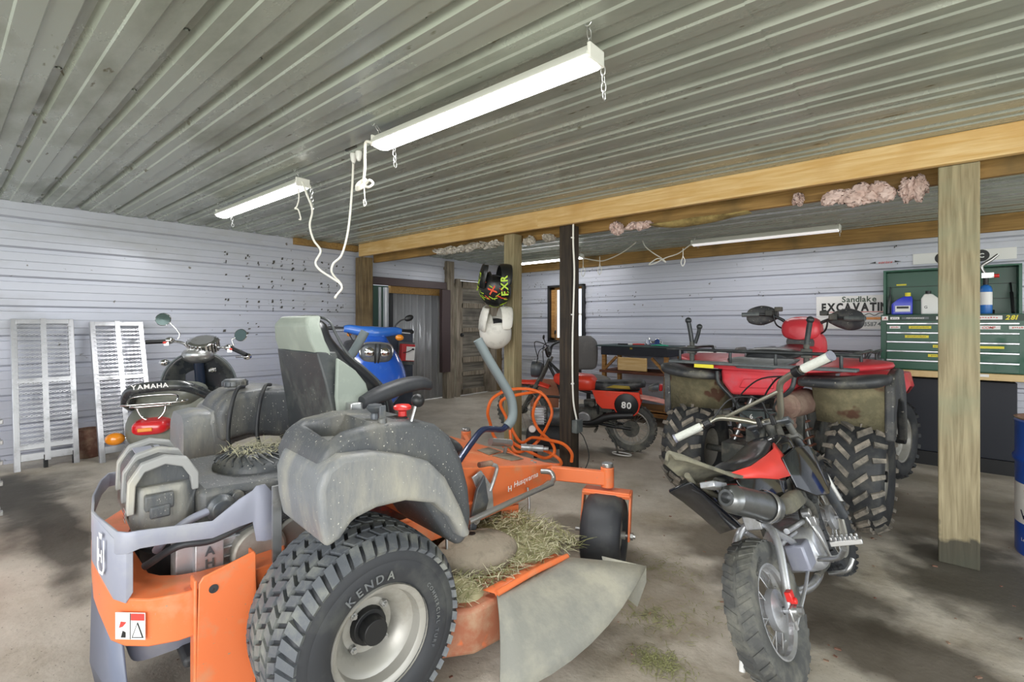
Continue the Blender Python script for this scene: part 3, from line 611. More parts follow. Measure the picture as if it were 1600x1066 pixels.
# engine: air-filter box, blower housing with louvred screen, cylinder with lettering
mb = MB(); mb.prism([(-.47, -.20), (-.445, -.235), (-.30, -.24), (-.24, -.20), (-.235, .16), (-.28, .22), (-.44, .20), (-.475, .15)], 'xy', .56, .70); ab_ = mpart(mb, 'air_filter_base', 'm_gray', bev=.015, bseg=3); ab_.scale = (.70, 1, .97); ab_.location = (-.128, 0, .01)
mb = MB(); mb.prism([(-.475, .68), (-.475, .745), (-.44, .785), (-.36, .80), (-.29, .785), (-.255, .74), (-.25, .68)], 'xz', -.20, .17); flt = mpart(mb, 'air_filter_cover', 'm_dark', bev=.012, bseg=3); flt.scale = (.70, 1, 1); flt.location = (-.128, 0, -.04)
for y in (-.235, -.10, .06): 
    mb = MB(); mb.prism([(-.49, .66), (-.485, .75), (-.44, .80), (-.36, .815), (-.28, .80), (-.24, .75), (-.24, .70), (-.265, .70), (-.27, .74), (-.30, .775), (-.36, .79), (-.43, .775), (-.46, .74), (-.465, .66)], 'xz', y, y+.03); mb.build('cover_rib', 'rib_gray', flt, bev=.004)
mb = MB(); mb.box((-.385, -.03, .797), (.10, .12, .004), (0, 0, 0)); mb.build('raised_label', 'guard_gray', flt)
mb = MB(); mb.box((-.385, -.247, .69), (.10, .03, .045)); mb.box((-.385, -.262, .665), (.07, .02, .035)); mb.build('latch', 'm_dark', flt, bev=.006)
mb = MB(); mb.box((-.482, -.12, .63), (.002, .04, .035)); mb.build('flag_sticker', 'label_white', flt)
for k in range(3): mb = MB(); mb.box((-.4835, -.12, .622+.011*k), (.001, .038, .004)); mb.build('sticker_stripe', 'ink_red', flt)
mb = MB(); mb.prism([(-.30, -.25), (-.10, -.28), (.06, -.25), (.12, -.1), (.12, .14), (.02, .22), (-.25, .22), (-.30, .1)], 'xy', .50, .655); mpart(mb, 'blower_housing', 'm_dark', bev=.02, bseg=3)
mb = MB(); mb.lathe([(.145, .645), (.145, .665), (.13, .685), (.08, .70), (.001, .705)], (-.07, -.03, 0), 'z', 40); scr = mpart(mb, 'blower_screen', 'm_dark')
for k in range(26):
    a = 2*PI*k/26; mb = MB(); mb.tube([(-.07+r*math.cos(a+sw), -.03+r*math.sin(a+sw), z) for r, sw, z in ((.04, 0, .705), (.08, .12, .703), (.115, .3, .693), (.138, .45, .679))], .0035, 6, 3); mb.build('louvre', 'gunmetal', scr)
mb = MB(); rr = random.Random(2); grass(mb, -.20, .06, -.14, .09, .703, 500, .045, .012, rr, keep=lambda x, y: (x+.07)**2+(y+.03)**2 < .014); o = mpart(mb, 'dry_clippings', 'grass_pale', flat=True); o['kind'] = 'stuff'
mb = MB(); mb.box((-.28, -.245, .44), (.075, .10, .20)); mb.box((-.28, -.22, .44), (.16, .08, .22)); 
for k in range(7): mb.box((-.20, -.2, .36+.028*k), (.12, .14, .006))
cyl_ = mpart(mb, 'engine_cylinder', 'alu', bev=.006)
for i, ch in enumerate('EAHOE'): text(ch, .036, TM((-.28, -.297, .51-.036*i), (1, 0, 0), (0, 0, 1)), 'gunmetal', cyl_, bold=.03)
mb = MB(); mb.cyl((-.14, -.12, .44), (-.14, -.30, .44), .085, .08, 28); mb.cyl((-.02, -.1, .44), (-.02, -.28, .44), .075, n=28); mpart(mb, 'oil_filter_and_crankcase', 'rim_gray', bev=.008)
mb = MB(); mb.lathe([(.04, 0), (.042, -.02), (.03, -.03), (.028, -.034), (.001, -.036)], (-.245, -.265, .60), 'y', 24); mb.lathe([(.018, 0), (.018, -.02), (.001, -.022)], (-.20, -.265, .625), 'y', 16); mb.box((-.225, -.26, .62), (.05, .02, .03), (0, -.5, 0)); mpart(mb, 'fuel_pump', 'gunmetal', bev=.002)
mb = MB(); mb.tube([(-.28, -.28, .60), (-.33, -.28, .585), (-.38, -.27, .55), (-.40, -.22, .5)], .012); mpart(mb, 'intake_hose', 'guard_gray')
mb = MB(); mb.tube([(-.43, -.24, .47), (-.36, -.31, .53), (-.28, -.33, .53), (-.18, -.33, .56), (-.10, -.31, .60)], .011); mpart(mb, 'black_hose', 'blackp')
mb = MB(); mb.body([(-.45, .05, .38, .03, .03), (-.40, .0, .43, .03, .03), (-.3, -.05, .46, .03, .03)], 'x', 14); mb.cyl((-.3, .0, .30), (-.3, .0, .44), .12); mb.box((-.2, .05, .28), (.5, .35, .08)); mpart(mb, 'engine_base', 'blackp')
mb = MB(); mb.cyl((-.38, -.08, .33), (-.26, -.2, .335), .035, n=20); mpart(mb, 'exhaust_pipe', 'tray_blue')
# rear guard strip and its corner plate with emblem
def strip(pts, name, m, th=.006, **k):
    """pts: (x, y, z_top, z_bottom) run of a bent plate"""
    mb = MB(); mb.grid([[(x, y, a) for (x, y, a, b) in pts], [(x, y, b) for (x, y, a, b) in pts]]); return mpart(mb, name, m, solid=th, bev=.0015, **k)
strip([(-.116, -.365, .61, .50), (-.124, -.365, .64, .498), (-.147, -.365, .672, .498), (-.172, -.365, .672, .505), (-.182, -.365, .66, .566), (-.218, -.365, .643, .562), (-.288, -.365, .597, .548), (-.40, -.365, .611, .565), (-.455, -.365, .618, .57), (-.48, -.36, .618, .562), (-.50, -.34, .62, .56), (-.532, -.20, .63, .57), (-.54, -.16, .635, .575), (-.53, .0, .635, .58), (-.50, .20, .63, .58), (-.47, .33, .62, .57), (-.25, .36, .62, .57)], 'rear_guard', 'guard_gray')
g_ = strip([(-.468, -.352, .57, .455), (-.482, -.350, .575, .43), (-.505, -.325, .60, .44), (-.535, -.19, .625, .49), (-.54, -.165, .63, .50)], 'guard_plate', 'guard_gray')
p = V(-.5275, -.262, .54); r_ = V(-.485+.535, -.350+.19, 0)
mb = MB(); M_ = TM(p, V(.03, -.135, 0), (0, 0, 1))
mb.add([M_@V(x, y, .0015) for x, y in [(-.026, .045), (-.018, .045), (-.018, -.03), (-.010, -.042), (.010, -.042), (.018, -.03), (.018, .045), (.026, .045), (.026, -.033), (.014, -.05), (-.014, -.05), (-.026, -.033)]], [(0, 1, 2, 11), (11, 2, 3, 10), (10, 3, 4, 9), (9, 4, 5, 8), (8, 5, 6, 7)])
mb.build('crown_emblem', 'label_white', g_, flat=True); text('H', .045, TM(p+V(-.001, 0, -.015)-V(.001, 0, 0), V(.03, -.135, 0), (0, 0, 1)), 'label_white', g_, 'emblem_letter', bold=.03)
text('w', .03, TM(p+V(-.001, 0, .045), V(.03, -.135, 0), (0, 0, 1)), 'label_white', g_, 'emblem_letter', bold=.05)
# orange rear bumper: bent box band with flat top, upright channel, frame rails
run = [(-.10, -.40), (-.30, -.42), (-.38, -.415), (-.44, -.39), (-.485, -.345), (-.51, -.29), (-.53, -.20), (-.535, -.10), (-.53, .10), (-.50, .25), (-.42, .38), (-.2, .40)]
mb = MB(); rings = []
for i, (x, y) in enumerate(run):
    k = .55 if 3 <= i <= 8 else .7; x2, y2 = x*.86+.02, y*.74; zt = .44 if i < 6 else .47; zb = .315 if i < 6 else .36
    rings.append([(x, y, zb), (x, y, zt), (x2, y2, zt), (x2, y2, zt-.012), (x*.985, y*.975, zt-.012), (x*.985, y*.975, zb)])
mb.loft(rings); bm_ = mpart(mb, 'rear_bumper', 'm_orange', bev=.004)
mb = MB(); mb.prism([(-.345, .07), (-.335, .46), (-.325, .475), (-.20, .505), (-.195, .505), (-.19, .38), (-.17, .37), (-.17, .30), (-.19, .29), (-.20, .07)], 'xz', -.435, -.428); mb.box((-.342, -.41, .27), (.008, .05, .40)); mb.box((-.196, -.41, .29), (.008, .05, .42)); up = mpart(mb, 'upright_channel', 'm_orange', bev=.003)
for z, r in ((.435, .012), (.13, .012), (.10, .02)):
    mb = MB(); mb.lathe([(r, 0), (.001, -.001)], (-.30+(.02 if r > .015 else 0)*4, -.4365, z), 'y', 16); mb.build('bolt_hole', 'blackp', up)
for s in (-1, 1): mb = MB(); mb.box((.22, s*.33, .36), (.95, .05, .10)); mb.box((-.1, s*.37, .38), (.35, .05, .09)); mpart(mb, 'frame_rail', 'm_orange', bev=.004)
pass
lb = V(-.468, -.362, .375); R_ = V(.62, -.62, 0)
o = MB(); M_ = TM(lb+V(-.006, -.004, 0), R_, (0, 0, 1)); o.add([M_@V(x, y, .002) for x, y in [(-.04, -.035), (.04, -.035), (.04, .035), (-.04, .035)]], [(0, 1, 2, 3)]); o = o.build('warning_label', 'label_white', bm_)
for q, m_ in (([(.002, .015), (.038, .015), (.038, .033), (.002, .033)], 'ink_red'), ([(.02, .012), (.036, -.03), (.004, -.03)], 'ink_black'), ([(.02, .006), (.032, -.027), (.008, -.027)], 'label_white'), ([(-.001, -.034), (.001, -.034), (.001, .034), (-.001, .034)], 'ink_black'), ([(-.03, -.005), (-.02, -.002), (-.01, .01), (-.025, .012)], 'ink_red'), ([(-.025, -.03), (-.012, -.03), (-.012, -.016), (-.02, -.012)], 'ink_black')):
    t3 = MB(); t3.add([M_@V(x, y, .003+(.001 if m_ == 'label_white' else 0)) for x, y in q], [tuple(range(len(q)))]); t3.build('label_mark', m_, o)
mb = MB(); mb.grid([[(-.53, .02, .36), (-.49, -.33, .34)], [(-.535, .02, .12), (-.47, -.31, .08)], [(-.52, .02, .03), (-.44, -.29, .02)]]); mpart(mb, 'mud_flap', 'tray_blue', solid=.006)
mb = MB(); mb.body([(.20, -.37, -.16, .09, .08, 4), (.24, -.37, -.16, .10, .09, 4), (.34, -.37, -.16, .105, .10, 4)], 'z', 24); mpart(mb, 'oil_drain_tub', 'guard_gray', ang=60)
mb = MB(); mb.box((-.1, -.02, .19), (.5, .6, .03)); mb.box((.02, -.25, .30), (.12, .2, .2)); mpart(mb, 'transaxle', 'blackp', bev=.01)
mb = MB(); mb.box((-.125, -.40, .55), (.025, .012, .24)); mpart(mb, 'fender_bracket', 'steel')
# front: sloping foot pan, side plates, arms, casters
mb = MB(); mb.loft([[(x0, -hw, z0), (x0, hl, z0), (x0, hl, z0-t0), (x0, -hw, z0-t0)] for (x0, z0, hw, hl, t0) in [(.50, .575, .33, .40, .25), (.70, .55, .335, .45, .24), (1.0, .50, .335, .50, .16), (1.20, .465, .33, .52, .06)]]); fp = mpart(mb, 'foot_pan', 'm_orange', bev=.006)
zp = lambda x: .55-(x-.7)*.17
for q in ([(.985, -.09), (1.015, .04), (1.16, .12), (1.15, .0)], [(1.005, -.235), (.99, -.11), (1.155, -.02), (1.12, -.20)]):
    mb = MB(); mb.add([(x, y, zp(x)+.003) for x, y in q], [(0, 1, 2, 3)]); mb.build('grip_pad', 'mud', fp, solid=.003)
for x_, y_ in ((1.14, -.24), (1.12, -.28), (1.0, .10), (.93, .02)): mb = MB(); mb.lathe([(.009, 0), (.007, .004), (.001, .005)], (x_, y_, zp(x_)), 'z', 12); mb.build('rivet', 'steel', fp)
text('Husqvarna', .036, TM((1.0, -.341, .425), (1, 0, .12), (0, 0, 1)), 'label_white', fp, bold=.01, slant=.1); text('H', .034, TM((.895, -.341, .405), (1, 0, 0), (0, 0, 1)), 'label_white', fp, bold=.03)
for s, py in ((-1, -.55), (1, .56)):
    yb = s*.28; mb = MB(); mb.loft([[(x, y+d*w_, z+e_) for d, e_ in ((-1, -.034), (1, -.034), (1, .034), (-1, .034))] for x, y, z, w_ in ((.95, yb, .44, .02), (1.18, yb*.9+py*.1, .425, .03), (1.33, py, .42, .03))]); am = mpart(mb, 'front_arm', 'm_orange', bev=.005)
    mb = MB(); mb.cyl((1.345, py, .375), (1.345, py, .47), .032, n=28); mb.build('pivot_tube', 'm_orange', am, bev=.003); mb = MB(); mb.cyl((1.345, py, .47), (1.345, py, .49), .028, n=28); mb.build('dust_cap', 'steel', am, bev=.004)
    cw = thing('caster_wheel', None, None, (1.345, py, 0), DEG(26 if s < 0 else 15)); cw.parent = mow
    c = (-.065, 0, .178); R = .176
    mb = MB(); mb.lathe([(.085, -.07), (.11, -.088), (.145, -.09), (.165, -.078), (R, -.045), (R, .045), (.165, .078), (.145, .09), (.11, .088), (.085, .07)], c, 'y', 48); mb.build('tyre', 'rubber_side', cw, ang=60)
    mb = MB(); rim(mb, c, .082, .145, .035, .02, side=-1); mb.cyl((c[0], -.03, c[2]), (c[0], -.095, c[2]), .018); mb.build('rim', 'rim_gray', cw)
    mb = MB(); mb.prism([(-.04, .335), (.05, .345), (.045, .36), (-.04, .365)], 'xz', -.11, .11); mb.box((.0, 0, .352), (.10, .23, .012))
    for q in (-1, 1): mb.prism([(-.09, .158), (-.045, .153), (.01, .30), (.04, .355), (-.03, .36), (-.05, .30)], 'xz', q*.112-.005, q*.112+.005)
    mb.build('fork', 'm_orange', cw, bev=.004); mb = MB(); mb.cyl((c[0], -.14, c[2]), (c[0], .14, c[2]), .009); mb.cyl((c[0], -.13, c[2]), (c[0], -.118, c[2]), .017, n=6); mb.build('axle_bolt', 'steel', cw)
# deck lift linkage
mb = MB(); mb.tube([(.575, -.45, .385), (.82, -.45, .41), (1.06, -.45, .43)], .012, 12, 2); mb.tube([(1.05, -.45, .43), (1.08, -.44, .445), (1.08, -.42, .47), (1.06, -.38, .47)], .012); mpart(mb, 'lift_tube', 'steel')
mb = MB(); mb.prism([(.52, .28), (.56, .25), (.62, .30), (.63, .38), (.66, .48), (.70, .53), (.72, .42), (.70, .36), (.66, .34), (.64, .27), (.58, .21), (.54, .22)], 'xz', -.40, -.385); mpart(mb, 'lift_bracket', 'gunmetal', bev=.003)
mb = MB(); mb.prism([(.68, .34), (.78, .35), (.77, .46), (.71, .54), (.66, .52), (.70, .44)], 'xz', -.365, -.355); mb.tube([(.76, -.36, .44), (.80, -.36, .53), (.77, -.36, .555)], .009); mpart(mb, 'height_quadrant', 'alu', bev=.002)
mb = MB(); mb.tube([(.70, -.36, .565), (.77, -.36, .56)], .012); mpart(mb, 'pedal_pad', 'rust')
for p in ((.585, -.402, .285), (.645, -.402, .36), (.53, -.402, .30)): mb = MB(); mb.cyl(p, V(p)+V(0, -.012, 0), .016, n=16); mb.cyl(V(p)+V(0, -.012, 0), V(p)+V(0, -.02, 0), .010, n=6); mpart(mb, 'pivot_bolt', 'steel')
mb = MB(); mb.tube([(1.0, -.35, .40), (1.0, -.36, .32), (.99, -.36, .27)], .006); mb.ell((.99, -.36, .26), (.014, .014, .02)); mb.tube([(.47, -.43, .42), (.475, -.44, .36), (.47, -.45, .28), (.475, -.45, .26)], .006); mpart(mb, 'hanger_link', 'steel')
mb = MB(); mb.tube([(1.12, -.05, .44), (1.13, -.06, .53)], .010, 10); mb.tube([(1.02, -.06, .56), (1.16, -.06, .53)], .020, 16, 1); mpart(mb, 'deck_pedal', 'steel')
mb = MB(); mb.prism([(.88, -.30), (.97, -.32), (.98, -.31), (.90, -.28)], 'xy', .20, .32); mpart(mb, 'front_bracket', 'm_orange')
# cutting deck, pulley cover, discharge chute
DK = [(.20, .60), (.20, -.50), (.26, -.66), (.38, -.73), (.52, -.735), (.66, -.70), (.80, -.66), (.93, -.52), (1.0, -.30), (1.08, -.1), (1.10, .2), (1.0, .55), (.7, .72), (.4, .70)]
mb = MB(); mb.prism(DK, 'xy', .085, .235); dk = mpart(mb, 'cutting_deck', 'deck_rust', bev=.014, bseg=3)
mb = MB(); mb.body([(.24, .60, -.47, .165, .13, 2.2), (.28, .60, -.47, .165, .13, 2.4), (.305, .595, -.465, .14, .11, 2.4), (.32, .59, -.455, .08, .06, 2.2), (.335, .588, -.45, .03, .03, 2)], 'z', 36, 4); mb.build('pulley_cover', 'mud', dk, ang=60)
mb = MB(); mb.cyl((.588, -.45, .333), (.588, -.45, .337), .016); mb.build('cover_hole', 'ink_black', dk)
mb = MB(); mb.cyl((.588, -.45, .235), (.588, -.45, .26), .14, n=32); mb.build('spindle_ring', 'deck_rust', dk)
def bez(a, b, c, t): return a*(1-t)**2+b*2*t*(1-t)+c*t*t
A, B, C, D = V(.47, -.735, .25), V(.86, -.71, .242), V(1.02, -.965, .245), V(.335, -.90, .06)
rows = []
for j in range(9):
    t = j/8; low = bez(D, V(.66, -1.02, .07), C, t); top = A.lerp(B, t); rows.append([top.lerp(low, u)+V(0, -.01, .035*(1-.85*t))*math.sin(PI*u) for u in [i/8 for i in range(9)]])
mb = MB(); mb.grid(rows); ch = mpart(mb, 'discharge_chute', 'rubber_flap', solid=.006, ang=60)
mb = MB(); mb.grid([[C, C+V(-.015, -.01, -.05), C+V(-.06, .0, -.13)], [B.lerp(C, .45)+V(0, 0, .02), B.lerp(C, .5)+V(0, 0, -.05), B.lerp(C, .55)+V(0, 0, -.08)]]); mb.build('side_lip', 'rubber_flap', ch, solid=.006)
mb = MB(); mb.tube([A+V(0, 0, .005), A.lerp(B, .5)+V(0, 0, .012), B+V(0, 0, .005)], .010, 10); mb.grid([[A+V(0, 0, .004), B+V(0, 0, .004)], [A+V(-.02, .05, .004), B+V(-.02, .05, .004)]]); mb.build('hinge_strip', 'm_orange', ch, solid=.002)
mb = MB(); rr = random.Random(5); inD = lambda x, y: ((x-.59)**2+(y+.45)**2 > .020) and not (x < .42 and y > -.30)
dk_z = lambda x, y: .238+max(0, .045*(1-((x-.82)/.22)**2-((y+.38)/.30)**2))
mb.ell((.82, -.40, .225), (.20, .26, .055), 24, 10); mb.ell((.42, -.60, .225), (.08, .10, .035), 16, 8); mb.build('clippings_mat', 'grass_dry', dk)['kind'] = 'stuff'
for nm, m_, n in (('grass_clippings', 'grass_green', 2600), ('dry_grass_clippings', 'grass_pale', 1700)):
    mb = MB(); grass(mb, .30, 1.02, -.68, -.05, dk_z, n, .06, .03, rr, keep=inD); mb.build(nm, m_, dk, flat=True)['kind'] = 'stuff'
# ================================================================ quad bike
mat('atv_red', 'd8414a', .32, dirt='c0616a', dscale=4, damt=.3); mat('plastic_black', '3d3f42', .5, dirt='6b6a64', dscale=6, damt=.45, speck=('a3a196', 50, .66)); mat('muddy', '6c674f', .9, dirt='8f8668', dscale=8, damt=.6, bump=.4, speck=('5a3f30', 6, .6))
mat('lip_black', '35373a', .45, dirt='77756a', dscale=5, damt=.5, speck=('8f8c7c', 40, .66)); mat('lug_mud', '5f5c55', .8, dirt='a0978a', dscale=14, damt=.7, bump=.2); mat('tyre_black', '2b2d30', .6, dirt='54544f', dscale=8, damt=.4); mat('tube_black', '2e3234', .35, .2, dirt='565a58', dscale=9, damt=.35); mat('rack_gray', '5b6264', .4, .2, dirt='7f8480', dscale=7, damt=.4)
mat('rust_can', '7d6459', .75, .3, dirt='9c8878', dscale=10, damt=.6, bump=.3); mat('spring_rust', '9a6a58', .7, dirt='6b5a4c', dscale=12, damt=.5); mat('dark_metal', '474946', .6, .3, dirt='77736a', dscale=11, damt=.6, bump=.3); mat('plate_green', '3f4a4b', .5, dirt='5d6664', dscale=6, damt=.4)
atv = thing('quad_bike', 'red and black four-wheel quad bike with muddy knobbly tyres and rear rack, seen from behind', 'quad bike', (-.80, 3.45, 0), DEG(87))
def apart(mb, name, m, par=None, **k): return mb.build(name, m, par or atv, **k)
def spring(mb, a, b, r, n=7, w=.007):
    a = V(a); b = V(b); d = b-a; u = d.normalized(); p = u.cross(V(1, 0, 0)).normalized() if abs(u.x) < .9 else u.cross(V(0, 1, 0)).normalized(); q = u.cross(p); N = n*10
    mb.tube([a+d*(i/N)+p*r*math.cos(2*PI*n*i/N)+q*r*math.sin(2*PI*n*i/N) for i in range(N+1)], w, 6, 1)
def atv_wheel(x, y, R, W, rr, side, turn=0, front=False):
    w_ = thing('front_wheel' if front else 'rear_wheel', None, None, (x, y, R), turn); w_.parent = atv; c = (0, 0, 0); mb = MB(); f = tyre_body(mb, c, R-.02, W, rr, .36, 48); mb.build('tyre', 'tyre_black', w_)
    mb = MB(); n = 21 if not front else 20; 
    for k in range(n):
        t = 2*PI*k/n
        for sgn in (-1, 1):
            o = 0 if sgn < 0 else PI/n
            if not front:
                lug(mb, f, c, [(sgn*.04, t+o+.10), (sgn*.10, t+o+.19), (sgn*.52, t+o-.02), (sgn*.46, t+o-.11)], .020, .9)
                lug(mb, f, c, [(sgn*.56, t+o-.06), (sgn*.60, t+o+.03), (sgn*.97, t+o-.04), (sgn*.95, t+o-.13)], .018, .9)
            else:
                lug(mb, f, c, [(sgn*.08, t+o-.05), (sgn*.08, t+o+.06), (sgn*.45, t+o+.10), (sgn*.45, t+o-.02)], .018, .88); lug(mb, f, c, [(sgn*.58, t+o-.05), (sgn*.58, t+o+.07), (sgn*.95, t+o+.07), (sgn*.95, t+o-.05)], .018, .88)
    mb.build('tread_lugs', 'lug_mud' if not front else 'tyre_black', w_, ang=30)
    mb = MB(); rim(mb, c, rr-.005, W*.85, .05, .03, side=side); mb.build('rim', 'rim_gray', w_); mb = MB(); s = side*W*.42; mb.cyl((0, s-side*.06, 0), (0, s+side*.01, 0), .035, .03); mb.build('hub', 'black', w_, bev=.003)
    for k in range(4): a = PI/4+k*PI/2; mb = MB(); mb.cyl((.055*math.cos(a), s-side*.06, .055*math.sin(a)), (.055*math.cos(a), s-side*.035, .055*math.sin(a)), .009, n=6); mb.build('lug_nut', 'steel', w_)
atv_wheel(0, -.475, .32, .27, .13, -1); atv_wheel(0, .475, .32, .27, .13, 1); atv_wheel(1.30, -.47, .30, .20, .165, -1, DEG(-12), True); atv_wheel(1.30, .47, .30, .20, .165, 1, DEG(-12), True)
# axle, chassis, engine bulk, rear brake box, swing arms
mb = MB(); mb.cyl((0, -.40, .32), (0, .40, .32), .022); mb.body([(-.08, 0, .32, .001, .001), (-.07, 0, .32, .08, .09), (0, 0, .33, .12, .11), (.08, 0, .33, .09, .09), (.3, 0, .34, .05, .06)], 'x', 20); mb.box((-.02, .17, .33), (.2, .18, .13)); apart(mb, 'rear_axle', 'dark_metal', bev=.006)
mb = MB(); mb.box((.65, 0, .33), (.60, .30, .22)); mb.box((.62, 0, .52), (.40, .26, .24)); mb.cyl((.62, -.18, .38), (.62, .18, .38), .12); mb.cyl((.48, -.17, .36), (.48, .17, .36), .08); apart(mb, 'engine_block', 'dark_metal', bev=.015)
mb = MB()
for s in (-1, 1): mb.tube([(-.05, s*.10, .32), (.30, s*.13, .33), (.9, s*.13, .25), (1.3, s*.12, .28)], .02); mb.tube([(1.25, s*.12, .30), (1.30, s*.42, .29)], .018); mb.tube([(1.1, s*.12, .24), (1.30, s*.40, .24)], .016)
apart(mb, 'chassis_tube', 'tube_black')
for s in (-1, 1):
    mb = MB(); mb.box((.65, s*.30, .25), (.55, .22, .03)); apart(mb, 'footwell', 'plastic_black', bev=.01)
    mb = MB(); spring(mb, (.02, s*.235, .36), (.10, s*.15, .62), .033, 6); sh = apart(mb, 'rear_shock', 'spring_rust'); mb = MB(); mb.cyl((.01, s*.245, .33), (.11, s*.14, .68), .016); mb.build('damper_rod', 'steel', sh)
mb = MB(); mb.cyl((-.30, -.175, .70), (-.05, -.215, .705), .072, .075, 28); mb.lathe([(.072, 0), (.06, .012), (.055, .012), (.045, .02), (.001, .034)], (-.30, -.175, .70), (-1, .15, 0), 28); mb.tube([(-.22, -.18, .63), (-.20, -.17, .58), (-.12, -.16, .56), (.1, -.14, .5)], .024); apart(mb, 'muffler', 'rust_can', bev=.003)
mb = MB(); mb.prism([(-.105, .66), (-.10, .55), (-.085, .53), (.09, .53), (.11, .55), (.115, .66)], 'yz', -.215, -.195); pl = apart(mb, 'hitch_plate', 'plate_green', bev=.004)
text('6', .04, TM((-.217, .042, .588), (0, -1, 0), (0, 0, 1)), 'label_white', pl); text('N', .04, TM((-.217, -.072, .584), (0, -1, 0), (0, 0, 1)), 'label_white', pl)
mb = MB(); mb.box((-.18, 0, .48), (.05, .16, .08)); mb.box((-.10, -.19, .56), (.06, .05, .16)); mb.cyl((-.20, .23, .60), (-.20, .17, .60), .02); mb.cyl((-.22, .26, .60), (-.22, .21, .60), .024); apart(mb, 'rear_bracket', 'dark_metal', bev=.005)
# red bodywork
mb = MB(); mb.prism([(.215, .885), (.21, .80), (.15, .725), (-.13, .745), (-.20, .80), (-.235, .905)], 'yz', -.25, -.05); bd = apart(mb, 'tail_cowl', 'atv_red', bev=.02, bseg=3)
mb = MB(); mb.prism([(.075, .83), (.10, .775), (-.095, .785), (-.085, .845)], 'yz', -.262, -.245); mb.build('cowl_recess', 'atv_red', bd, bev=.006)
mb = MB(); mb.body([(-.28, 0, .895, .25, .012, 4), (-.2, 0, .91, .42, .02, 4), (0, 0, .925, .60, .03, 4), (.15, 0, .93, .60, .03, 4), (.30, 0, .90, .42, .04, 4), (.42, 0, .85, .25, .05, 3)], 'x', 32); apart(mb, 'rear_fender_top', 'atv_red', ang=60)
for s in (-1, 1):
    mb = MB(); mb.body([(s*.215, -.20, .835, .05, .020, 2.6), (s*.25, -.215, .84, .10, .030, 2.6), (s*.42, -.22, .845, .12, .034, 2.6), (s*.56, -.20, .86, .11, .036, 2.6), (s*.62, -.17, .87, .07, .025, 2.6), (s*.635, -.15, .875, .03, .01, 2.6)], 'y', 24); apart(mb, 'fender_lip', 'lip_black', ang=70)
    mb = MB(); mb.prism([(-.14, .54), (-.15, .83), (-.10, .89), (.10, .915), (.25, .90), (.38, .78), (.44, .60), (.46, .46), (.43, .45), (.36, .60), (.28, .70), (.15, .74), (0, .745), (-.05, .68), (-.08, .54)], 'xz', min(s*.60, s*.645), max(s*.60, s*.645)); apart(mb, 'fender_side', 'plastic_black', bev=.012, bseg=3)
    mb = MB(); mb.grid([[(-.14, s*.60, .83), (-.12, s*.60, .56)], [(-.17, s*.40, .83), (-.10, s*.40, .60)], [(-.17, s*.27, .82), (-.08, s*.28, .60)], [(.05, s*.25, .80), (.05, s*.25, .60)]]); apart(mb, 'inner_mudguard', 'muddy', solid=.008)
    mb = MB(); mb.loft([[(x, s*y, z) for (x, y, z) in r] for r in ([(.86, .22, .78), (.86, .50, .66), (.88, .56, .62)], [(1.05, .20, .84), (1.06, .56, .80), (1.06, .60, .72)], [(1.30, .18, .85), (1.32, .58, .80), (1.32, .60, .70)], [(1.52, .16, .76), (1.54, .50, .70), (1.54, .55, .62)])], cap=False, closed=False); apart(mb, 'front_fender', 'atv_red', solid=.02, bev=.006)
    mb = MB(); mb.tube([(-.30, s*.215, .87), (-.31, s*.20, .80), (-.30, s*.13, .72), (-.27, s*.10, .66)], .013); apart(mb, 'bumper_tube', 'tube_black')
mb = MB(); mb.tube([(-.25, .11, .655), (-.27, .08, .65), (-.27, -.10, .665), (-.25, -.12, .68)], .011); apart(mb, 'bumper_bar', 'tube_black')
mb = MB(); mb.body([(.45, 0, .80, .10, .10, 3), (.60, 0, .86, .13, .12, 3), (.80, 0, .90, .15, .12, 3), (1.0, 0, .86, .14, .12, 3), (1.2, 0, .78, .10, .12, 3), (1.5, 0, .70, .08, .10, 3)], 'x', 24); apart(mb, 'tank_cover', 'atv_red', ang=60)
mb = MB(); mb.body([(-.08, 0, .945, .12, .03, 3), (.0, 0, .96, .15, .05, 3), (.20, 0, .955, .15, .055, 3), (.42, 0, .935, .13, .06, 3), (.58, 0, .97, .09, .05, 3), (.66, 0, .98, .05, .02, 3)], 'x', 24); apart(mb, 'saddle', 'seat_black', ang=60)
# racks
def rack(x0, x1, zl, zu, hw, nm):
    r = bpy.data.objects.new(nm, None); COL.objects.link(r); r.parent = atv; mb = MB()
    mb.box(((x0+x1)/2, 0, zl), (x1-x0, hw*1.9, .010)) if False else None
    for x in (x0, x0+.05, (x0+x1)/2, x1-.02): mb.box((x, 0, zl), (.045, hw*2.04, .016))
    mb.build('rack_slat', 'rack_gray', r, bev=.004)
    mb = MB(); mb.tube([(x1, -hw*.9, zl), (x1, -hw*.95, zu-.02), (x1-.04, -hw*.97, zu), (x0+.05, -hw*.97, zu), (x0, -hw*.9, zu), (x0, hw*.9, zu), (x0+.05, hw*.97, zu), (x1-.04, hw*.97, zu), (x1, hw*.95, zu-.02), (x1, hw*.9, zl)], .010, 10, 3); mb.build('rail', 'tube_black', r)
    for x, y in ((x0, -hw*.88), (x0, -hw*.25), (x0, hw*.25), (x0, hw*.88), ((x0+x1)/2, -hw*.96), ((x0+x1)/2, hw*.96)): mb = MB(); mb.tube([(x, y, zu), (x-.004, y, (zu+zl)/2), (x, y, zl)], .009); mb.build('rail_post', 'tube_black', r)
rack(-.33, .30, .92, 1.0, .50, 'rear_rack'); rack(1.05, 1.50, .88, .955, .40, 'front_rack')
mb = MB(); mb.body([(-.30, .0, .902, .10, .006, 6), (-.20, .0, .94, .19, .012, 6), (.05, .0, .94, .19, .012, 6)], 'x', 20, 1); apart(mb, 'rack_pad', 'rack_gray')
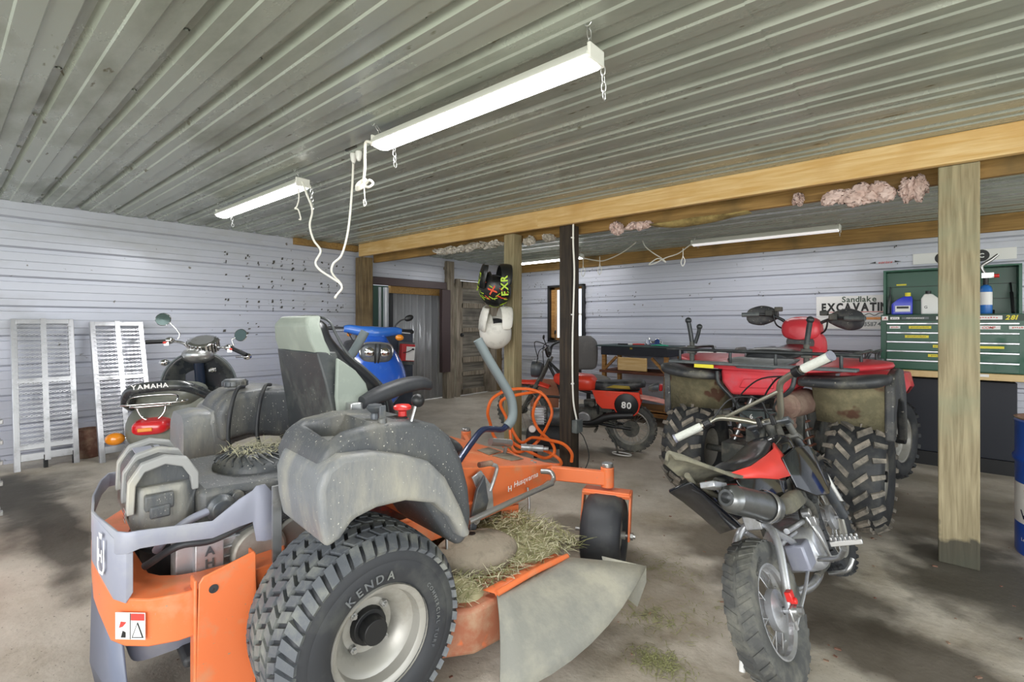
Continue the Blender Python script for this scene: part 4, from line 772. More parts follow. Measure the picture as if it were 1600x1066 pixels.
for s, y in ((1, .37), (-1, -.275)):
    mb = MB(); mb.tube([(-.31, y, .92), (-.31, y, 1.0), (-.31, y, 1.05)], .016); mb.box((-.31, y, 1.0), (.04, .05, .05)); cl = apart(mb, 'rack_clamp', 'dark_metal', bev=.003)
    mb = MB(); mb.tube([(-.31, y, 1.04), (-.315, y+.01*s, 1.12), (-.32, y+.02*s, 1.18)], .014); mb.ell((-.32, y+.02*s, 1.185), (.02, .02, .02)); mb.build('clamp_arm', 'tube_black', cl)
    if s > 0: mb = MB(); mb.tube([(-.31, y-.02, 1.04), (-.31, y-.04, 1.10), (-.315, y-.05, 1.14)], .012); mb.ell((-.315, y-.05, 1.145), (.018, .018, .018)); mb.build('clamp_arm', 'tube_black', cl)
mb = MB(); mb.box((-.345, .28, .905), (.006, .12, .03)); apart(mb, 'yellow_sticker', 'yellow')
# handlebar pod, bars, guards
hb = bpy.data.objects.new('handlebar_assembly', None); COL.objects.link(hb); hb.parent = atv
mb = MB(); mb.body([(.66, .0, 1.10, .06, .05, 2.6), (.70, .0, 1.12, .12, .075, 2.8), (.80, 0, 1.13, .13, .09, 2.6), (.92, 0, 1.10, .10, .09, 2.4), (1.0, 0, 1.06, .05, .05, 2.4)], 'x', 28); mb.build('headlight_pod', 'atv_red', hb, ang=60)
mb = MB(); mb.lathe([(.045, 1.205), (.04, 1.214), (.001, 1.216)], (.78, .02, 0), 'z', 24); mb.build('pod_cap', 'atv_red', hb)
mb = MB(); mb.body([(.70, .0, 1.03, .09, .05, 2.4), (.80, 0, 1.0, .10, .07, 2.4), (.9, -.04, .98, .07, .09, 2.4)], 'x', 20); mb.build('steering_shroud', 'plastic_black', hb); mb = MB(); mb.body([(.72, -.10, 1.03, .04, .07, 2.4), (.80, -.11, 1.0, .045, .09, 2.4), (.9, -.10, .97, .03, .08, 2.4)], 'x', 20); mb.build('side_cowl', 'atv_red', hb)
mb = MB(); mb.tube([(.68, .40, 1.235), (.72, .24, 1.235), (.76, .14, 1.20), (.78, .06, 1.13), (.78, -.06, 1.13), (.76, -.14, 1.18), (.72, -.24, 1.205), (.68, -.40, 1.20)], .012); mb.build('bar', 'tube_black', hb)
for s, z in ((1, 1.235), (-1, 1.20)):
    mb = MB(); mb.tube([(.705, s*.28, z+.002), (.68, s*.40, z)], .018); mb.build('grip', 'rack_gray', hb)
    mb = MB(); mb.body([(s*.17, .79, z+.0, .03, .03, 2.4), (s*.22, .80, z+.0, .03, .06, 2.4), (s*.29, .79, z-.005, .03, .078, 2.4), (s*.36, .76, z-.01, .02, .06, 2.4), (s*.385, .75, z-.01, .01, .03, 2.4)], 'y', 24); mb.build('hand_guard', 'plastic_black', hb, ang=60)
    mb = MB(); mb.box((.71, s*.21, z+.012), (.05, .05, .045)); mb.box((.73, s*.15, z+.04), (.05, .05, .035)); mb.build('switch_cluster', 'dark_metal', hb, bev=.006); mb = MB(); mb.tube([(.70, s*.18, z), (.72, s*.16, z-.08), (.78, s*.10, z-.12), (.85, s*.05, z-.14)], .006); mb.build('brake_cable', 'black', hb)

# ================================================================ pit bike, leaning on its stand
mat('can_metal', '7d7f80', .3, .8, dirt='5c5d5c', dscale=6, damt=.4); mat('white_grip', 'dfe3da', .6, bump=.5, bscale=200); mat('gloss_black', '14161c', .12, coat=.5); mat('bike_red', 'e2473f', .4); mat('tyre_dusty', '4c4d4c', .75, dirt='7a7970', dscale=9, damt=.55); mat('dusty_plastic', '5c5a50', .8, dirt='84816f', dscale=9, damt=.6)
pit = thing('pit_bike', 'small black and red pit bike with white grips leaning left, nearest the viewer at right', 'motorbike', (-.35, 1.80, 0), DEG(88), DEG(-20))
def ppart(mb, name, m, par=None, **k): return mb.build(name, m, par or pit, **k)
def spoke_wheel(par, name, x, R, W, rr, m, nl=36, knob=False, hubm='alu', drum=.055, y0=0):
    w_ = bpy.data.objects.new(name, None); COL.objects.link(w_); w_.parent = par; w_.location = (x, y0, R); c = (0, 0, 0)
    mb = MB(); f = tyre_body(mb, c, R-.008, W, rr+.004, .2, 56)
    for k in range(nl):
        t = 2*PI*k/nl; d = PI/nl
        for s in (-1, 1):
            o = 0 if s < 0 else d
            if knob:
                lug(mb, f, c, [(s*.08, t+o-d*.45), (s*.08, t+o+d*.45), (s*.40, t+o+d*.45), (s*.40, t+o-d*.45)], .011); lug(mb, f, c, [(s*.55, t+o-d*.4), (s*.55, t+o+d*.4), (s*.85, t+o+d*.4), (s*.85, t+o-d*.4)], .011)
            else: lug(mb, f, c, [(s*.05, t+o), (s*.10, t+o+d*1.1), (s*.85, t+o-d*.1), (s*.8, t+o-d*1.2)], .005, .9)
    mb.build('tyre', m, w_, ang=30)
    mb = MB(); mb.lathe([(rr+.008, -W*.36), (rr, -W*.38), (rr-.008, -W*.30), (rr-.004, -W*.12), (rr-.012, 0), (rr-.004, W*.12), (rr-.008, W*.30), (rr, W*.38), (rr+.008, W*.36)], c, 'y', 48); mb.build('rim', 'rim_gray' if knob else 'alu', w_)
    mb = MB(); mb.lathe([(.012, -W*.55), (drum*.6, -W*.5), (drum, -W*.42), (drum, -W*.2), (drum*.7, -W*.12), (drum*.7, W*.2), (drum*.8, W*.3), (.012, W*.45)], c, 'y', 32); mb.cyl((0, -W*.8, 0), (0, W*.8, 0), .009); mb.build('hub', hubm, w_)
    mb = MB()
    for k in range(28):
        a = 2*PI*k/28; s = -1 if k % 2 else 1; b = a+(.35 if k % 4 < 2 else -.35)
        mb.cyl((drum*.85*math.cos(b), s*W*.25, drum*.85*math.sin(b)), ((rr-.006)*math.cos(a), s*W*.05, (rr-.006)*math.sin(a)), .0018, n=5, cap=False)
    mb.build('spokes', 'steel', w_)
    return w_
rw = spoke_wheel(pit, 'rear_wheel', 0, .225, .098, .135, 'tyre_dusty', 30, drum=.062); arctext('CHENG', .022, (0, -.049, 0), .165, DEG(125), 'tyre_black', rw, name='sidewall_lettering')
spoke_wheel(pit, 'front_wheel', .98, .25, .08, .17, 'tyre_black', 34, knob=True)
mb = MB(); mb.tube([(0, -.072, .225), (.05, -.078, .33), (.10, -.072, .41), (.145, -.035, .455), (.145, .035, .455), (.10, .072, .41), (.05, .078, .33), (0, .072, .225)], .0135, 12); ppart(mb, 'swing_arm', 'alu')
mb = MB(); mb.box((.145, 0, .47), (.05, .06, .05)); mb.tube([(.14, -.05, .44), (.27, -.055, .36), (.38, -.055, .28)], .013); mb.tube([(.14, .05, .44), (.27, .055, .36), (.38, .055, .28)], .013); ppart(mb, 'swing_arm_brace', 'alu', bev=.004)
mb = MB(); mb.box((-.004, -.086, .225), (.07, .008, .04)); ppart(mb, 'chain_adjuster', 'steel', bev=.003); mb = MB(); mb.cyl((0, -.085, .255), (0, -.105, .255), .010); mb.box((0, -.088, .27), (.03, .02, .03)); ppart(mb, 'red_axle_block', 'red', bev=.003)
mb = MB(); mb.cyl((0, -.09, .225), (0, -.112, .225), .012, n=6); mb.cyl((0, -.09, .225), (0, -.10, .225), .018); ppart(mb, 'axle_nut', 'steel')
mb = MB(); mb.tube([(.03, -.062, .165), (.18, -.075, .22), (.33, -.07, .26)], .006); mb.tube([(0, -.075, .17), (-.01, -.08, .2)], .006); ppart(mb, 'brake_rod', 'alu')
mb = MB(); mb.tube([(0.02, .08, .22), (-.05, .11, .10), (-.07, .12, .06)], .010); ppart(mb, 'side_stand', 'white_paint')
# frame tubes, engine
mb = MB()
for s in (-1, 1): mb.tube([(.70, s*.03, .74), (.55, s*.07, .58), (.42, s*.08, .40), (.40, s*.07, .26)], .013); mb.tube([(.70, 0, .66), (.66, s*.04, .40), (.60, s*.06, .20), (.40, s*.06, .19)], .012)
mb.tube([(.42, 0, .50), (.20, 0, .60), (-.05, 0, .66)], .012); mb.cyl((.70, 0, .62), (.685, 0, .77), .024); ppart(mb, 'frame', 'dark_metal')
mb = MB(); mb.body([(-.105, .44, .29, .03, .03, 3), (-.10, .44, .29, .075, .075, 2.6), (-.06, .43, .29, .09, .085, 2.6), (.0, .43, .30, .12, .09, 3), (.06, .43, .29, .09, .085, 2.6), (.09, .44, .29, .06, .06, 2.6)], 'y', 28); en = ppart(mb, 'engine_case', 'alu', ang=60)
mb = MB(); mb.box((.30, -.06, .30), (.09, .07, .09)); mb.build('sprocket_cover', 'guard_gray', en, bev=.008); mb = MB(); mb.cyl((.53, 0, .31), (.66, 0, .34), .05)
for k in range(6): mb.cyl((.555+.018*k, 0, .315+.004*k), (.560+.018*k, 0, .316+.004*k), .065)
mb.build('cylinder', 'alu', en); mb = MB(); mb.tube([(.36, -.11, .42), (.36, -.13, .34), (.40, -.13, .24)], .008); mb.cyl((.36, -.10, .43), (.36, -.13, .43), .016); mb.box((.36, -.13, .40), (.02, .02, .035)); mb.build('kick_starter', 'steel', en, bev=.002)
mb = MB(); mb.cyl((.17, -.09, .42), (.36, -.09, .40), .010); mb.cyl((.18, -.04, .37), (.34, -.06, .37), .008); mb.build('breather_tube', 'alu', en)
mb = MB(); mb.tube([(.37, -.09, .26), (.345, -.17, .27), (.31, -.21, .31)], .010); mb.tube([(.45, -.09, .18), (.42, -.16, .20), (.44, -.19, .235)], .008); fpg = ppart(mb, 'foot_peg_bar', 'steel')
mb = MB(); mb.box((.305, -.225, .335), (.035, .10, .018), (0, 0, .15)); 
for k in range(6): mb.box((.29, -.185-.015*k, .35), (.008, .008, .014)); mb.box((.322, -.185-.015*k, .35), (.008, .008, .014))
mb.build('foot_peg', 'steel', fpg, bev=.002)
mb = MB(); mb.tube([(.20, -.03, .20), (.34, -.05, .18), (.48, -.05, .19), (.55, -.02, .24)], [.016, .018]); ppart(mb, 'lower_frame_guard', 'steel')
# exhaust
mb = MB(); mb.cyl((-.10, -.055, .605), (.12, -.085, .515), .046, .05, 28); mb.lathe([(.046, 0), (.038, .022), (.026, .030), (.026, .036), (.018, .036), (.017, 0)], (-.10, -.055, .605), (-.22, .03, .09), 28); mu = ppart(mb, 'exhaust_can', 'can_metal', ang=50)
mb = MB(); mb.lathe([(.054, 0), (.056, .003), (.056, .02), (.054, .023)], (.07, -.078, .535), (.22, -.03, -.09), 28); mb.build('mount_band', 'steel', mu)
mb = MB(); mb.tube([(.12, -.085, .515), (.22, -.10, .50), (.36, -.10, .49), (.52, -.09, .42), (.66, -.05, .34)], .016); hp = ppart(mb, 'header_pipe', 'dark_metal'); mb = MB(); mb.body([(.16, -.115, .505, .02, .022, 3), (.18, -.118, .505, .026, .03, 3), (.30, -.118, .50, .026, .03, 3), (.34, -.115, .485, .02, .02, 3)], 'x', 18); mb.build('heat_shield', 'dusty_plastic', hp, ang=50)
# bodywork
mb = MB(); mb.body([(.02, 0, .66, .05, .02, 3), (.10, 0, .665, .065, .03, 3), (.25, 0, .655, .07, .035, 3), (.38, 0, .66, .065, .045, 3), (.47, 0, .675, .05, .035, 3), (.51, 0, .685, .02, .015, 3)], 'x', 24); sd = ppart(mb, 'saddle', 'seat_black', ang=60)
for s in (-1, 1):
    mb = MB(); mb.loft([[(x, s*(y), z) for x, y, z in q] for q in ([(-.02, .05, .675), (-.02, .055, .655)], [(.12, .068, .665), (.12, .08, .62)], [(.28, .076, .67), (.27, .09, .58)], [(.40, .074, .675), (.42, .095, .56)], [(.46, .06, .69), (.47, .10, .58)])], cap=False, closed=False); mb.build('red_side_cover', 'bike_red', sd, solid=.008)
    mb = MB(); mb.loft([[(x, s*(y), z) for x, y, z in q] for q in ([(-.02, .055, .65), (-.02, .06, .62)], [(.12, .08, .62), (.10, .085, .54)], [(.27, .09, .58), (.22, .09, .46)], [(.34, .092, .56), (.30, .085, .46)])], cap=False, closed=False); ppart(mb, 'side_panel', 'gloss_black', solid=.008, bev=.003)
    mb = MB(); mb.loft([[(x, s*(y), z) for x, y, z in q] for q in ([(.42, .09, .70), (.42, .10, .58)], [(.55, .11, .715), (.52, .13, .52)], [(.66, .13, .70), (.62, .15, .50)], [(.76, .14, .64), (.72, .145, .52)])], cap=False, closed=False); ppart(mb, 'tank_shroud', 'gloss_black', solid=.01, bev=.004).location = (-.02, 0, -.065)
mb = MB(); mb.body([(.42, 0, .69, .05, .04, 3), (.50, 0, .70, .09, .055, 3), (.60, 0, .71, .10, .06, 3), (.67, 0, .70, .06, .05, 3), (.69, 0, .69, .03, .02, 3)], 'x', 24); ppart(mb, 'fuel_tank', 'gloss_black', ang=60).location = (-.02, 0, -.06)
mb = MB(); mb.loft([[(x, y, z+zo) for y, zo in ((-hw, -.015), (-hw*.5, .004), (0, .01), (hw*.5, .004), (hw, -.015))] for x, z, hw in ((.10, .64, .06), (-.05, .68, .07), (-.18, .735, .065), (-.28, .785, .04), (-.31, .80, .015))], cap=False, closed=False); ppart(mb, 'rear_mudguard', 'dusty_plastic', solid=.012, bev=.004)
mb = MB(); mb.box((-.10, -.01, .655), (.10, .05, .02), (0, .3, 0)); ppart(mb, 'tail_bracket', 'alu', bev=.003)
mb = MB(); mb.tube([(-.20, .02, .715), (-.10, .05, .66), (.02, .05, .60)], .010); ppart(mb, 'tail_tube', 'dusty_plastic')
mb = MB(); mb.loft([[(x, y, z) for y, z in ((.03, z0), (.12, z0-.02))] for x, z0 in ((-.17, .69), (-.10, .64), (0, .56), (.10, .47))], cap=False, closed=False); ppart(mb, 'black_side_board', 'gloss_black', solid=.012, bev=.004)
# fork, steering, bars
mb = MB()
for s in (-1, 1): mb.cyl((.98, s*.075, .25), (.82, s*.075, .52), .021); mb.cyl((.86, s*.075, .45), (.69, s*.075, .74), .015)
mb.box((.735, 0, .665), (.06, .19, .02), (0, .5, 0)); mb.box((.69, 0, .745), (.06, .19, .02), (0, .5, 0)); fk = ppart(mb, 'fork', 'gunmetal', bev=.003)
mb = MB(); mb.loft([[(x, -.10, z) for x, z in q] for q in ([(.80, .56), (.83, .55)], [(.93, .33), (.96, .32)])], cap=False, closed=False); mb.build('fork_guard', 'white_paint', fk, solid=.012)
mb = MB(); mb.loft([[(x, y, z+zo) for y, zo in ((-.05, -.02), (0, .01), (.05, -.02))] for x, z in ((.70, .50), (.85, .545), (1.0, .545), (1.15, .50), (1.22, .45))], cap=False, closed=False); ppart(mb, 'front_mudguard', 'gloss_black', solid=.008)
mat('bar_steel', 'a5a294', .3, .8)
bp = [(.50, .355, .79), (.55, .24, .815), (.60, .18, .83), (.655, .09, .79), (.675, .04, .765), (.675, -.04, .765), (.655, -.075, .79), (.60, -.125, .90), (.58, -.17, .93), (.55, -.24, .945), (.51, -.355, .965)]
mb = MB(); mb.tube(bp, .0135, 12); hbp = ppart(mb, 'handlebar', 'bar_steel'); mb = MB(); mb.tube([(.615, .15, .825), (.605, -.13, .885)], .009); mb.build('crossbar', 'bar_steel', hbp)
mb = MB(); mb.box((.675, .03, .765), (.05, .02, .045)); mb.box((.675, -.03, .765), (.05, .02, .045)); mb.build('bar_clamp', 'black', hbp, bev=.003)
for a, b, sg in ((bp[1], bp[0], 1), (bp[-2], bp[-1], -1)):
    a = V(a); b = V(b); d = (b-a).normalized(); a2 = a+d*.01; b2 = b+d*.012
    mb = MB(); mb.cyl(a2, b2, .0185, n=20); g_ = mb.build('grip', 'white_grip', hbp, bev=.003); mb = MB(); mb.cyl(b2, b2+d*.01, .021, n=20); mb.build('grip_end', 'guard_gray', g_)
    mb = MB(); mb.cyl(a-d*.035, a, .022, n=16); mb.box(a-d*.02+V(.02, 0, -.005), (.035, .035, .03)); mb.build('lever_perch', 'black', hbp, bev=.003)
    mb = MB(); mb.tube([a-d*.02+V(.03, 0, 0), a+d*.03+V(.055, 0, -.01), b+V(.05, 0, -.015)], .006); mb.build('lever', 'black', hbp)
mb = MB(); mb.tube([(.57, .20, .83), (.62, .10, .90), (.68, .0, .86), (.72, .02, .74)], .004); mb.tube([(.58, -.18, .93), (.66, -.10, .93), (.71, .0, .84), (.72, -.03, .72)], .004); mb.tube([(.58, -.2, .93), (.68, -.02, .95), (.70, .12, .86), (.73, .05, .74)], .0035); ppart(mb, 'control_cables', 'black')
# ================================================================ loading ramps
def at(px, py, Z):
    """a point of the room seen at photo pixel (px, py), Z metres ahead of the viewpoint"""
    a = DEG(40.5); l = (px-800)/776*Z; return V(-math.sin(a)*Z+math.cos(a)*l, math.cos(a)*Z+math.sin(a)*l, 1.16-(py-507)/776*Z)
mat('alu_bright', 'c9cacf', .3, .75, dirt='aeb0b2', dscale=10, damt=.35)
def ramp(label, x, y, rz, lean, Ln=1.09):
    t = thing('loading_ramp', label, 'ramp', (x, y, zf(x)), rz, 0, -lean); w_ = .31
    for yy in (-w_/2, w_/2): mb = MB(); mb.box((-.022, yy, Ln/2), (.045, .034, Ln)); mb.build('side_rail', 'alu_bright', t, bev=.002)
    mb = MB(); mb.box((-.01, 0, Ln/2+.03), (.03, .032, Ln-.05)); mb.build('centre_rail', 'alu_bright', t)
    for z in (.09, .16, Ln*.58, Ln-.02): mb = MB(); mb.box((-.008 if z > .1 else -.012, 0, z), (.02, w_-.02, .035 if z > .1 else .05)); mb.build('crossbar', 'alu_bright', t, bev=.002)
    mb = MB(); n = int((Ln-.19)/.033)
    for k in range(n):
        z0 = .17+k*.033
        for sgn in (0, 1):
            pts = []; m_ = 6
            for i in range(m_*2+1):
                yy = -w_/2+w_*i/(m_*2); pts.append((.006, yy, z0+(.0165 if (i+sgn) % 2 else 0)))
            for a, b in zip(pts, pts[1:]):
                a, b = V(a), V(b); h = V(0, 0, .0021); mb.add([a-h+V(.001, 0, 0), b-h+V(.001, 0, 0), b+h+V(.001, 0, 0), a+h+V(.001, 0, 0), a-h-V(.001, 0, 0), b-h-V(.001, 0, 0), b+h-V(.001, 0, 0), a+h-V(.001, 0, 0)], [(0, 1, 2, 3), (7, 6, 5, 4), (3, 2, 6, 7), (1, 0, 4, 5)])
    mb.build('expanded_mesh', 'alu_bright', t, flat=True)
    for yy in (-.01, .145): mb = MB(); mb.box((-.02, yy, .05), (.04, .022, .09)); mb.build('rubber_foot', 'black', t)
    return t
ramp('left aluminium mesh loading ramp leaning upright on the ribbed left wall', -4.81, .545, 0, DEG(13.5))
ramp('right aluminium mesh loading ramp leaning further out beside the rusty can', -4.66, .98, 0, DEG(20), 1.11)
mb = MB(); mb.lathe([(.001, .0), (.068, .0), (.075, .01), (.072, .21), (.076, .215), (.07, .218), (.066, .02), (.001, .015)], (0, 0, 0), 'z', 28); o = mb.build('paint_can', 'rust'); o.location = (-4.97, .79, .141); tag(o, 'rusty brown open can on the floor between the two ramps', 'can')
# red tool trolley, mostly out of view
mat('trolley_red', 'd0442f', .4, dirt='9c3a2c', dscale=6, damt=.3)
t = thing('tool_trolley', 'tall orange-red trolley edge with handles at the left border', 'trolley', (-3.345, -.04, zf(-3.345)), DEG(0))
mb = MB(); mb.box((0, 0, .40), (.44, .46, .66)); mb.build('cabinet', 'trolley_red', t, bev=.008)
for x, y in ((-.18, -.18), (.18, -.18), (-.18, .18), (.18, .18)): mb = MB(); mb.cyl((x-.01, y, .035), (x+.01, y, .035), .033); mb.box((x, y, .06), (.03, .04, .03)); mb.build('castor', 'black', t)
for z in (.62, .53, .44, .35, .22): mb = MB(); mb.box((.0, .236, z), (.40, .012, .022)); mb.box((.236, .236, z), (.03, .02, .018)); mb.build('drawer_handle', 'steel', t, bev=.002)
mb = MB(); mb.tube([(.20, .20, .73), (.20, .20, .80)], .010); mb.ell((.20, .20, .81), (.018, .018, .015)); mb.build('red_knob', 'red', t)

# ================================================================ black retro scooter
mat('scooter_black', '2b2f33', .25, coat=.3, dirt='55574f', dscale=4, damt=.45); mat('dusty_green', '64685f', .45, dirt='807f72', dscale=4, damt=.6); mat('lens_red', 'c5252b', .15, coat=.6); mat('lens_amber', 'e08a1e', .15, coat=.6); mat('mirror_glass', '3a4a48', .12, .5); mat('blue_black', '1f2a3c', .3)
sc1 = thing('retro_scooter', 'black retro scooter with chrome speedometer, round mirrors and red tail light behind the mower', 'scooter', (-3.26, .815, .11), DEG(150), DEG(-2)); sc1.scale = (.95, .95, .885)
def s1(mb, name, m, par=None, **k): return mb.build(name, m, par or sc1, **k)
for x, R in ((.22, .20), (1.30, .20)):
    mb = MB(); f = tyre_body(mb, (x, 0, R), R-.004, .09, .13, .2, 40); s1(mb, 'tyre', 'tyre_black'); mb = MB(); rim(mb, (x, 0, R), .125, .08, .02, .03); s1(mb, 'rim', 'alu')
mb = MB(); mb.body([(-.06, 0, .50, .05, .04, 2.4), (-.02, 0, .52, .13, .10, 2.4), (.10, -.02, .54, .19, .15, 2.4), (.30, -.02, .54, .21, .17, 2.4), (.50, -.02, .50, .20, .16, 2.4), (.66, -.02, .45, .15, .16, 2.4), (.74, -.02, .40, .10, .10, 2.4)], 'x', 32); s1(mb, 'rear_body', 'dusty_green', ang=70)
mb = MB(); mb.body([(.05, -.01, .66, .08, .05, 2.6), (.12, -.01, .69, .15, .075, 2.8), (.30, -.01, .71, .165, .08, 3), (.50, -.01, .70, .15, .07, 3), (.72, -.01, .67, .11, .05, 3), (.76, -.01, .66, .05, .02, 3)], 'x', 28); s1(mb, 'saddle', 'dusty_green', ang=70)
mb = MB(); mb.tube([(.14, .150, .665), (.07, .148, .71), (.035, .11, .775), (.025, 0, .795), (.035, -.15, .785), (.10, -.27, .70), (.24, -.31, .62)], [.028, .034, .036, .036, .034, .03, .024], 14); bp_ = s1(mb, 'backrest_pad', 'scooter_black')
text('YAMAHA', .040, TM((-.014, .01, .792), (0, -1, .02), (-.15, 0, 1)), 'label_white', bp_, bold=.02)
mb = MB()
for z, hw, x in ((.70, .16, -.03), (.69, .10, -.06)): mb.tube([(x+.06, hw, z), (x, hw*.9, z), (x-.01, 0, z), (x, -hw*.9, z), (x+.06, -hw, z)], .006)
mb.tube([(-.03, .08, .70), (-.05, .04, .62), (-.05, -.02, .60), (-.04, -.06, .64), (-.03, -.07, .70)], .006); mb.tube([(-.03, .12, .70), (.02, .10, .74), (.02, -.10, .74), (-.03, -.12, .70)], .005); s1(mb, 'luggage_rack', 'chrome')
mb = MB(); mb.body([(-.105, .0, .56, .06, .03, 3), (-.085, .0, .56, .085, .042, 3), (-.02, 0, .565, .095, .05, 3), (.02, 0, .565, .09, .045, 3)], 'x', 24); s1(mb, 'tail_light', 'lens_red', ang=60)
mb = MB(); mb.box((-.108, .015, .555), (.008, .07, .022)); s1(mb, 'tail_light_bulb_window', 'lens_amber', bev=.004)
for s in (1, -1): 
    mb = MB(); mb.tube([(.02, s*.08, .50), (.02, s*.15, .495)], .010); st = s1(mb, 'signal_stem', 'chrome'); mb = MB(); mb.ell((.01, s*.195, .495), (.035, .048, .038), 20, 14); mb.build('turn_signal', 'lens_amber', st)
mb = MB(); mb.box((.70, 0, .22), (.50, .30, .04)); mb.body([(.2, .0, .25, .08, .10), (.5, 0, .25, .10, .12), (.6, 0, .24, .08, .1)], 'x', 16); s1(mb, 'floorboard', 'scooter_black', bev=.01)
# leg shield: curved horseshoe seen from inside
pts = []
for k in range(25):
    a = PI*k/24; pts.append((.255*math.cos(a), .60+.36*math.sin(a)**.8))
rows = []
for sc_, dx in ((1.0, .0), (.93, .02), (.55, .06), (0.05, .085)): rows.append([(1.02+dx, y*sc_, .55+(z-.55)*sc_) for y, z in pts])
mb = MB(); mb.grid(rows); s1(mb, 'leg_shield', 'scooter_black', solid=.012, ang=60); mb = MB(); mb.grid([[(1.03+dx, y*1.0*f_, z) for y, f_ in ((-.23, 1), (0, 1), (.23, 1))] for z, dx in ((.24, -.1), (.35, .0), (.60, .03))]); s1(mb, 'lower_shield', 'scooter_black', solid=.012)
mb = MB(); mb.tube([(1.015, y*1.02, z) for y, z in pts], .008, 8, 1); s1(mb, 'shield_trim', 'rack_gray')
mb = MB(); mb.cyl((1.02, 0, .93), (1.10, 0, .4), .035); mb.tube([(1.10, 0, .45), (1.22, .06, .30), (1.30, .07, .20)], .02); s1(mb, 'steering_column', 'blue_black')
mb = MB(); mb.body([(1.02, 0, .90, .05, .02, 2.2), (1.0, 0, .93, .12, .06, 2.2), (1.08, 0, .96, .10, .06, 2.2), (1.16, 0, .95, .05, .04, 2.2)], 'x', 24, 3) if False else mb.ell((1.04, .0, .935), (.11, .115, .075), 28, 16); s1(mb, 'handlebar_cowl', 'steel')
mb = MB(); mb.lathe([(.075, -.11), (.098, -.07), (.105, .0), (.103, .012), (.092, .018), (.001, .018)], (1.04, -.03, 1.04), (-.45, 0, .9), 36)
for k in range(24):
    a = 2*PI*k/24; u = V(.9, 0, .45).normalized(); w_ = V(0, 1, 0); n_ = V(-.45, 0, .9).normalized(); p = V(1.04, -.03, 1.04)+u*.104*math.cos(a)+w_*.104*math.sin(a); mb.cyl(p-n_*.075, p+n_*.008, .008, n=6)
s1(mb, 'speedometer', 'chrome'); mb = MB(); n_ = V(-.45, 0, .9).normalized(); p = V(1.04, -.03, 1.04)+n_*.019; mb.lathe([(.078, 0), (.001, .001)], p, n_, 28); s1(mb, 'speedometer_dial', 'steel')
mb = MB(); mb.tube([(.95, .29, 1.055), (1.0, .17, 1.055), (1.06, .10, 1.03), (1.06, .05, .95)], .011); mb.tube([(.93, -.31, .95), (.99, -.22, .985), (1.05, -.10, .98), (1.06, -.05, .93)], .011); s1(mb, 'handlebar', 'chrome')
for a, b, s in (((.985, .20, 1.058), (.94, .315, 1.058), 1), ((.985, -.235, .98), (.90, -.35, .92), -1)):
    mb = MB(); mb.cyl(a, b, .017, n=18); s1(mb, 'grip', 'black', bev=.003); mb = MB(); mb.ell(V(a)+V(.02, -.02*s, .005), (.04, .035, .03)); mb.box(V(a)+V(-.01, -.01*s, -.02), (.03, .03, .025)); s1(mb, 'switch_housing', 'chrome'); mb = MB(); mb.ell(V(a)+V(-.03, .0, -.01), (.01, .012, .01)); s1(mb, 'starter_button', 'ink_red')
for c, st_, s in (((1.0, .215, 1.235), (1.02, .13, 1.07), 1), ((1.0, -.30, 1.085), (1.02, -.245, 1.0), -1)):
    c = V(c); mb = MB(); mb.tube([st_, V(st_)+V(0, -.01*s, .05), c+V(.02, -.03*s, -.02)], .005); ms = s1(mb, 'mirror_stem', 'chrome'); n_ = V(-.85, -.45*0, .1) if s > 0 else V(-.8, .35, .1)
    mb = MB(); mb.lathe([(.001, .02), (.04, .016), (.053, 0), (.05, -.004)], c, -n_, 28); mb.build('mirror_shell', 'chrome', ms); mb = MB(); mb.lathe([(.048, .003), (.001, .004)], c, n_, 28); mb.build('mirror_face', 'mirror_glass', ms)
for y, z in ((.225, .885), (-.335, .90)): mb = MB(); mb.ell((1.03, y, z), (.04, .033, .03), 20, 14); mb.tube([(1.03, y, z), (1.05, y*.75, z+.0)], .008); s1(mb, 'front_signal', 'chrome')
mb = MB(); mb.box((.99, -.10, .80), (.03, .05, .02)); mb.cyl((.98, -.10, .80), (.96, -.10, .81), .02); mb.tube([(.96, -.08, .81), (.955, -.13, .82)], .006); s1(mb, 'ignition_lock', 'chrome', bev=.003)
mb = MB(); mb.box((1.07, .06, .76), (.012, .09, .14)); mb.box((1.07, .15, .80), (.012, .05, .10)); s1(mb, 'glovebox_panel', 'blue_black', bev=.01)

# ================================================================ blue scooter facing the viewer
mat('scoot_blue', '2457b8', .18, coat=.6, dirt='3463b4', dscale=3, damt=.3); mat('scoot_blue_light', '2c66ba', .25, coat=.4)
sc2 = thing('blue_scooter', 'bright blue scooter with twin-lens headlight behind the mower seat', 'scooter', (-3.76, 2.48, .138), DEG(-24), DEG(-3)); sc2.scale = (1, 1, .93)
def s2(mb, name, m, par=None, **k): return mb.build(name, m, par or sc2, **k)
for x, R in ((.06, .22), (-1.10, .22)):
    mb = MB(); tyre_body(mb, (x, 0, R), R-.004, .10, .13, .2, 40); s2(mb, 'tyre', 'tyre_black'); mb = MB(); rim(mb, (x, 0, R), .125, .09, .02, .03); s2(mb, 'rim', 'alu')
mb = MB(); mb.body([(.26, .14, 0, .06, .04, 2.2), (.34, .13, 0, .12, .13, 2.2), (.46, .08, 0, .18, .23, 2.3), (.58, .04, 0, .20, .285, 2.3), (.70, .01, 0, .18, .27, 2.3), (.82, -.02, 0, .16, .215, 2.3), (.92, -.05, 0, .12, .15, 2.3), (.99, -.06, 0, .08, .11, 2.3)], 'z', 40); s2(mb, 'front_apron', 'scoot_blue', ang=75)
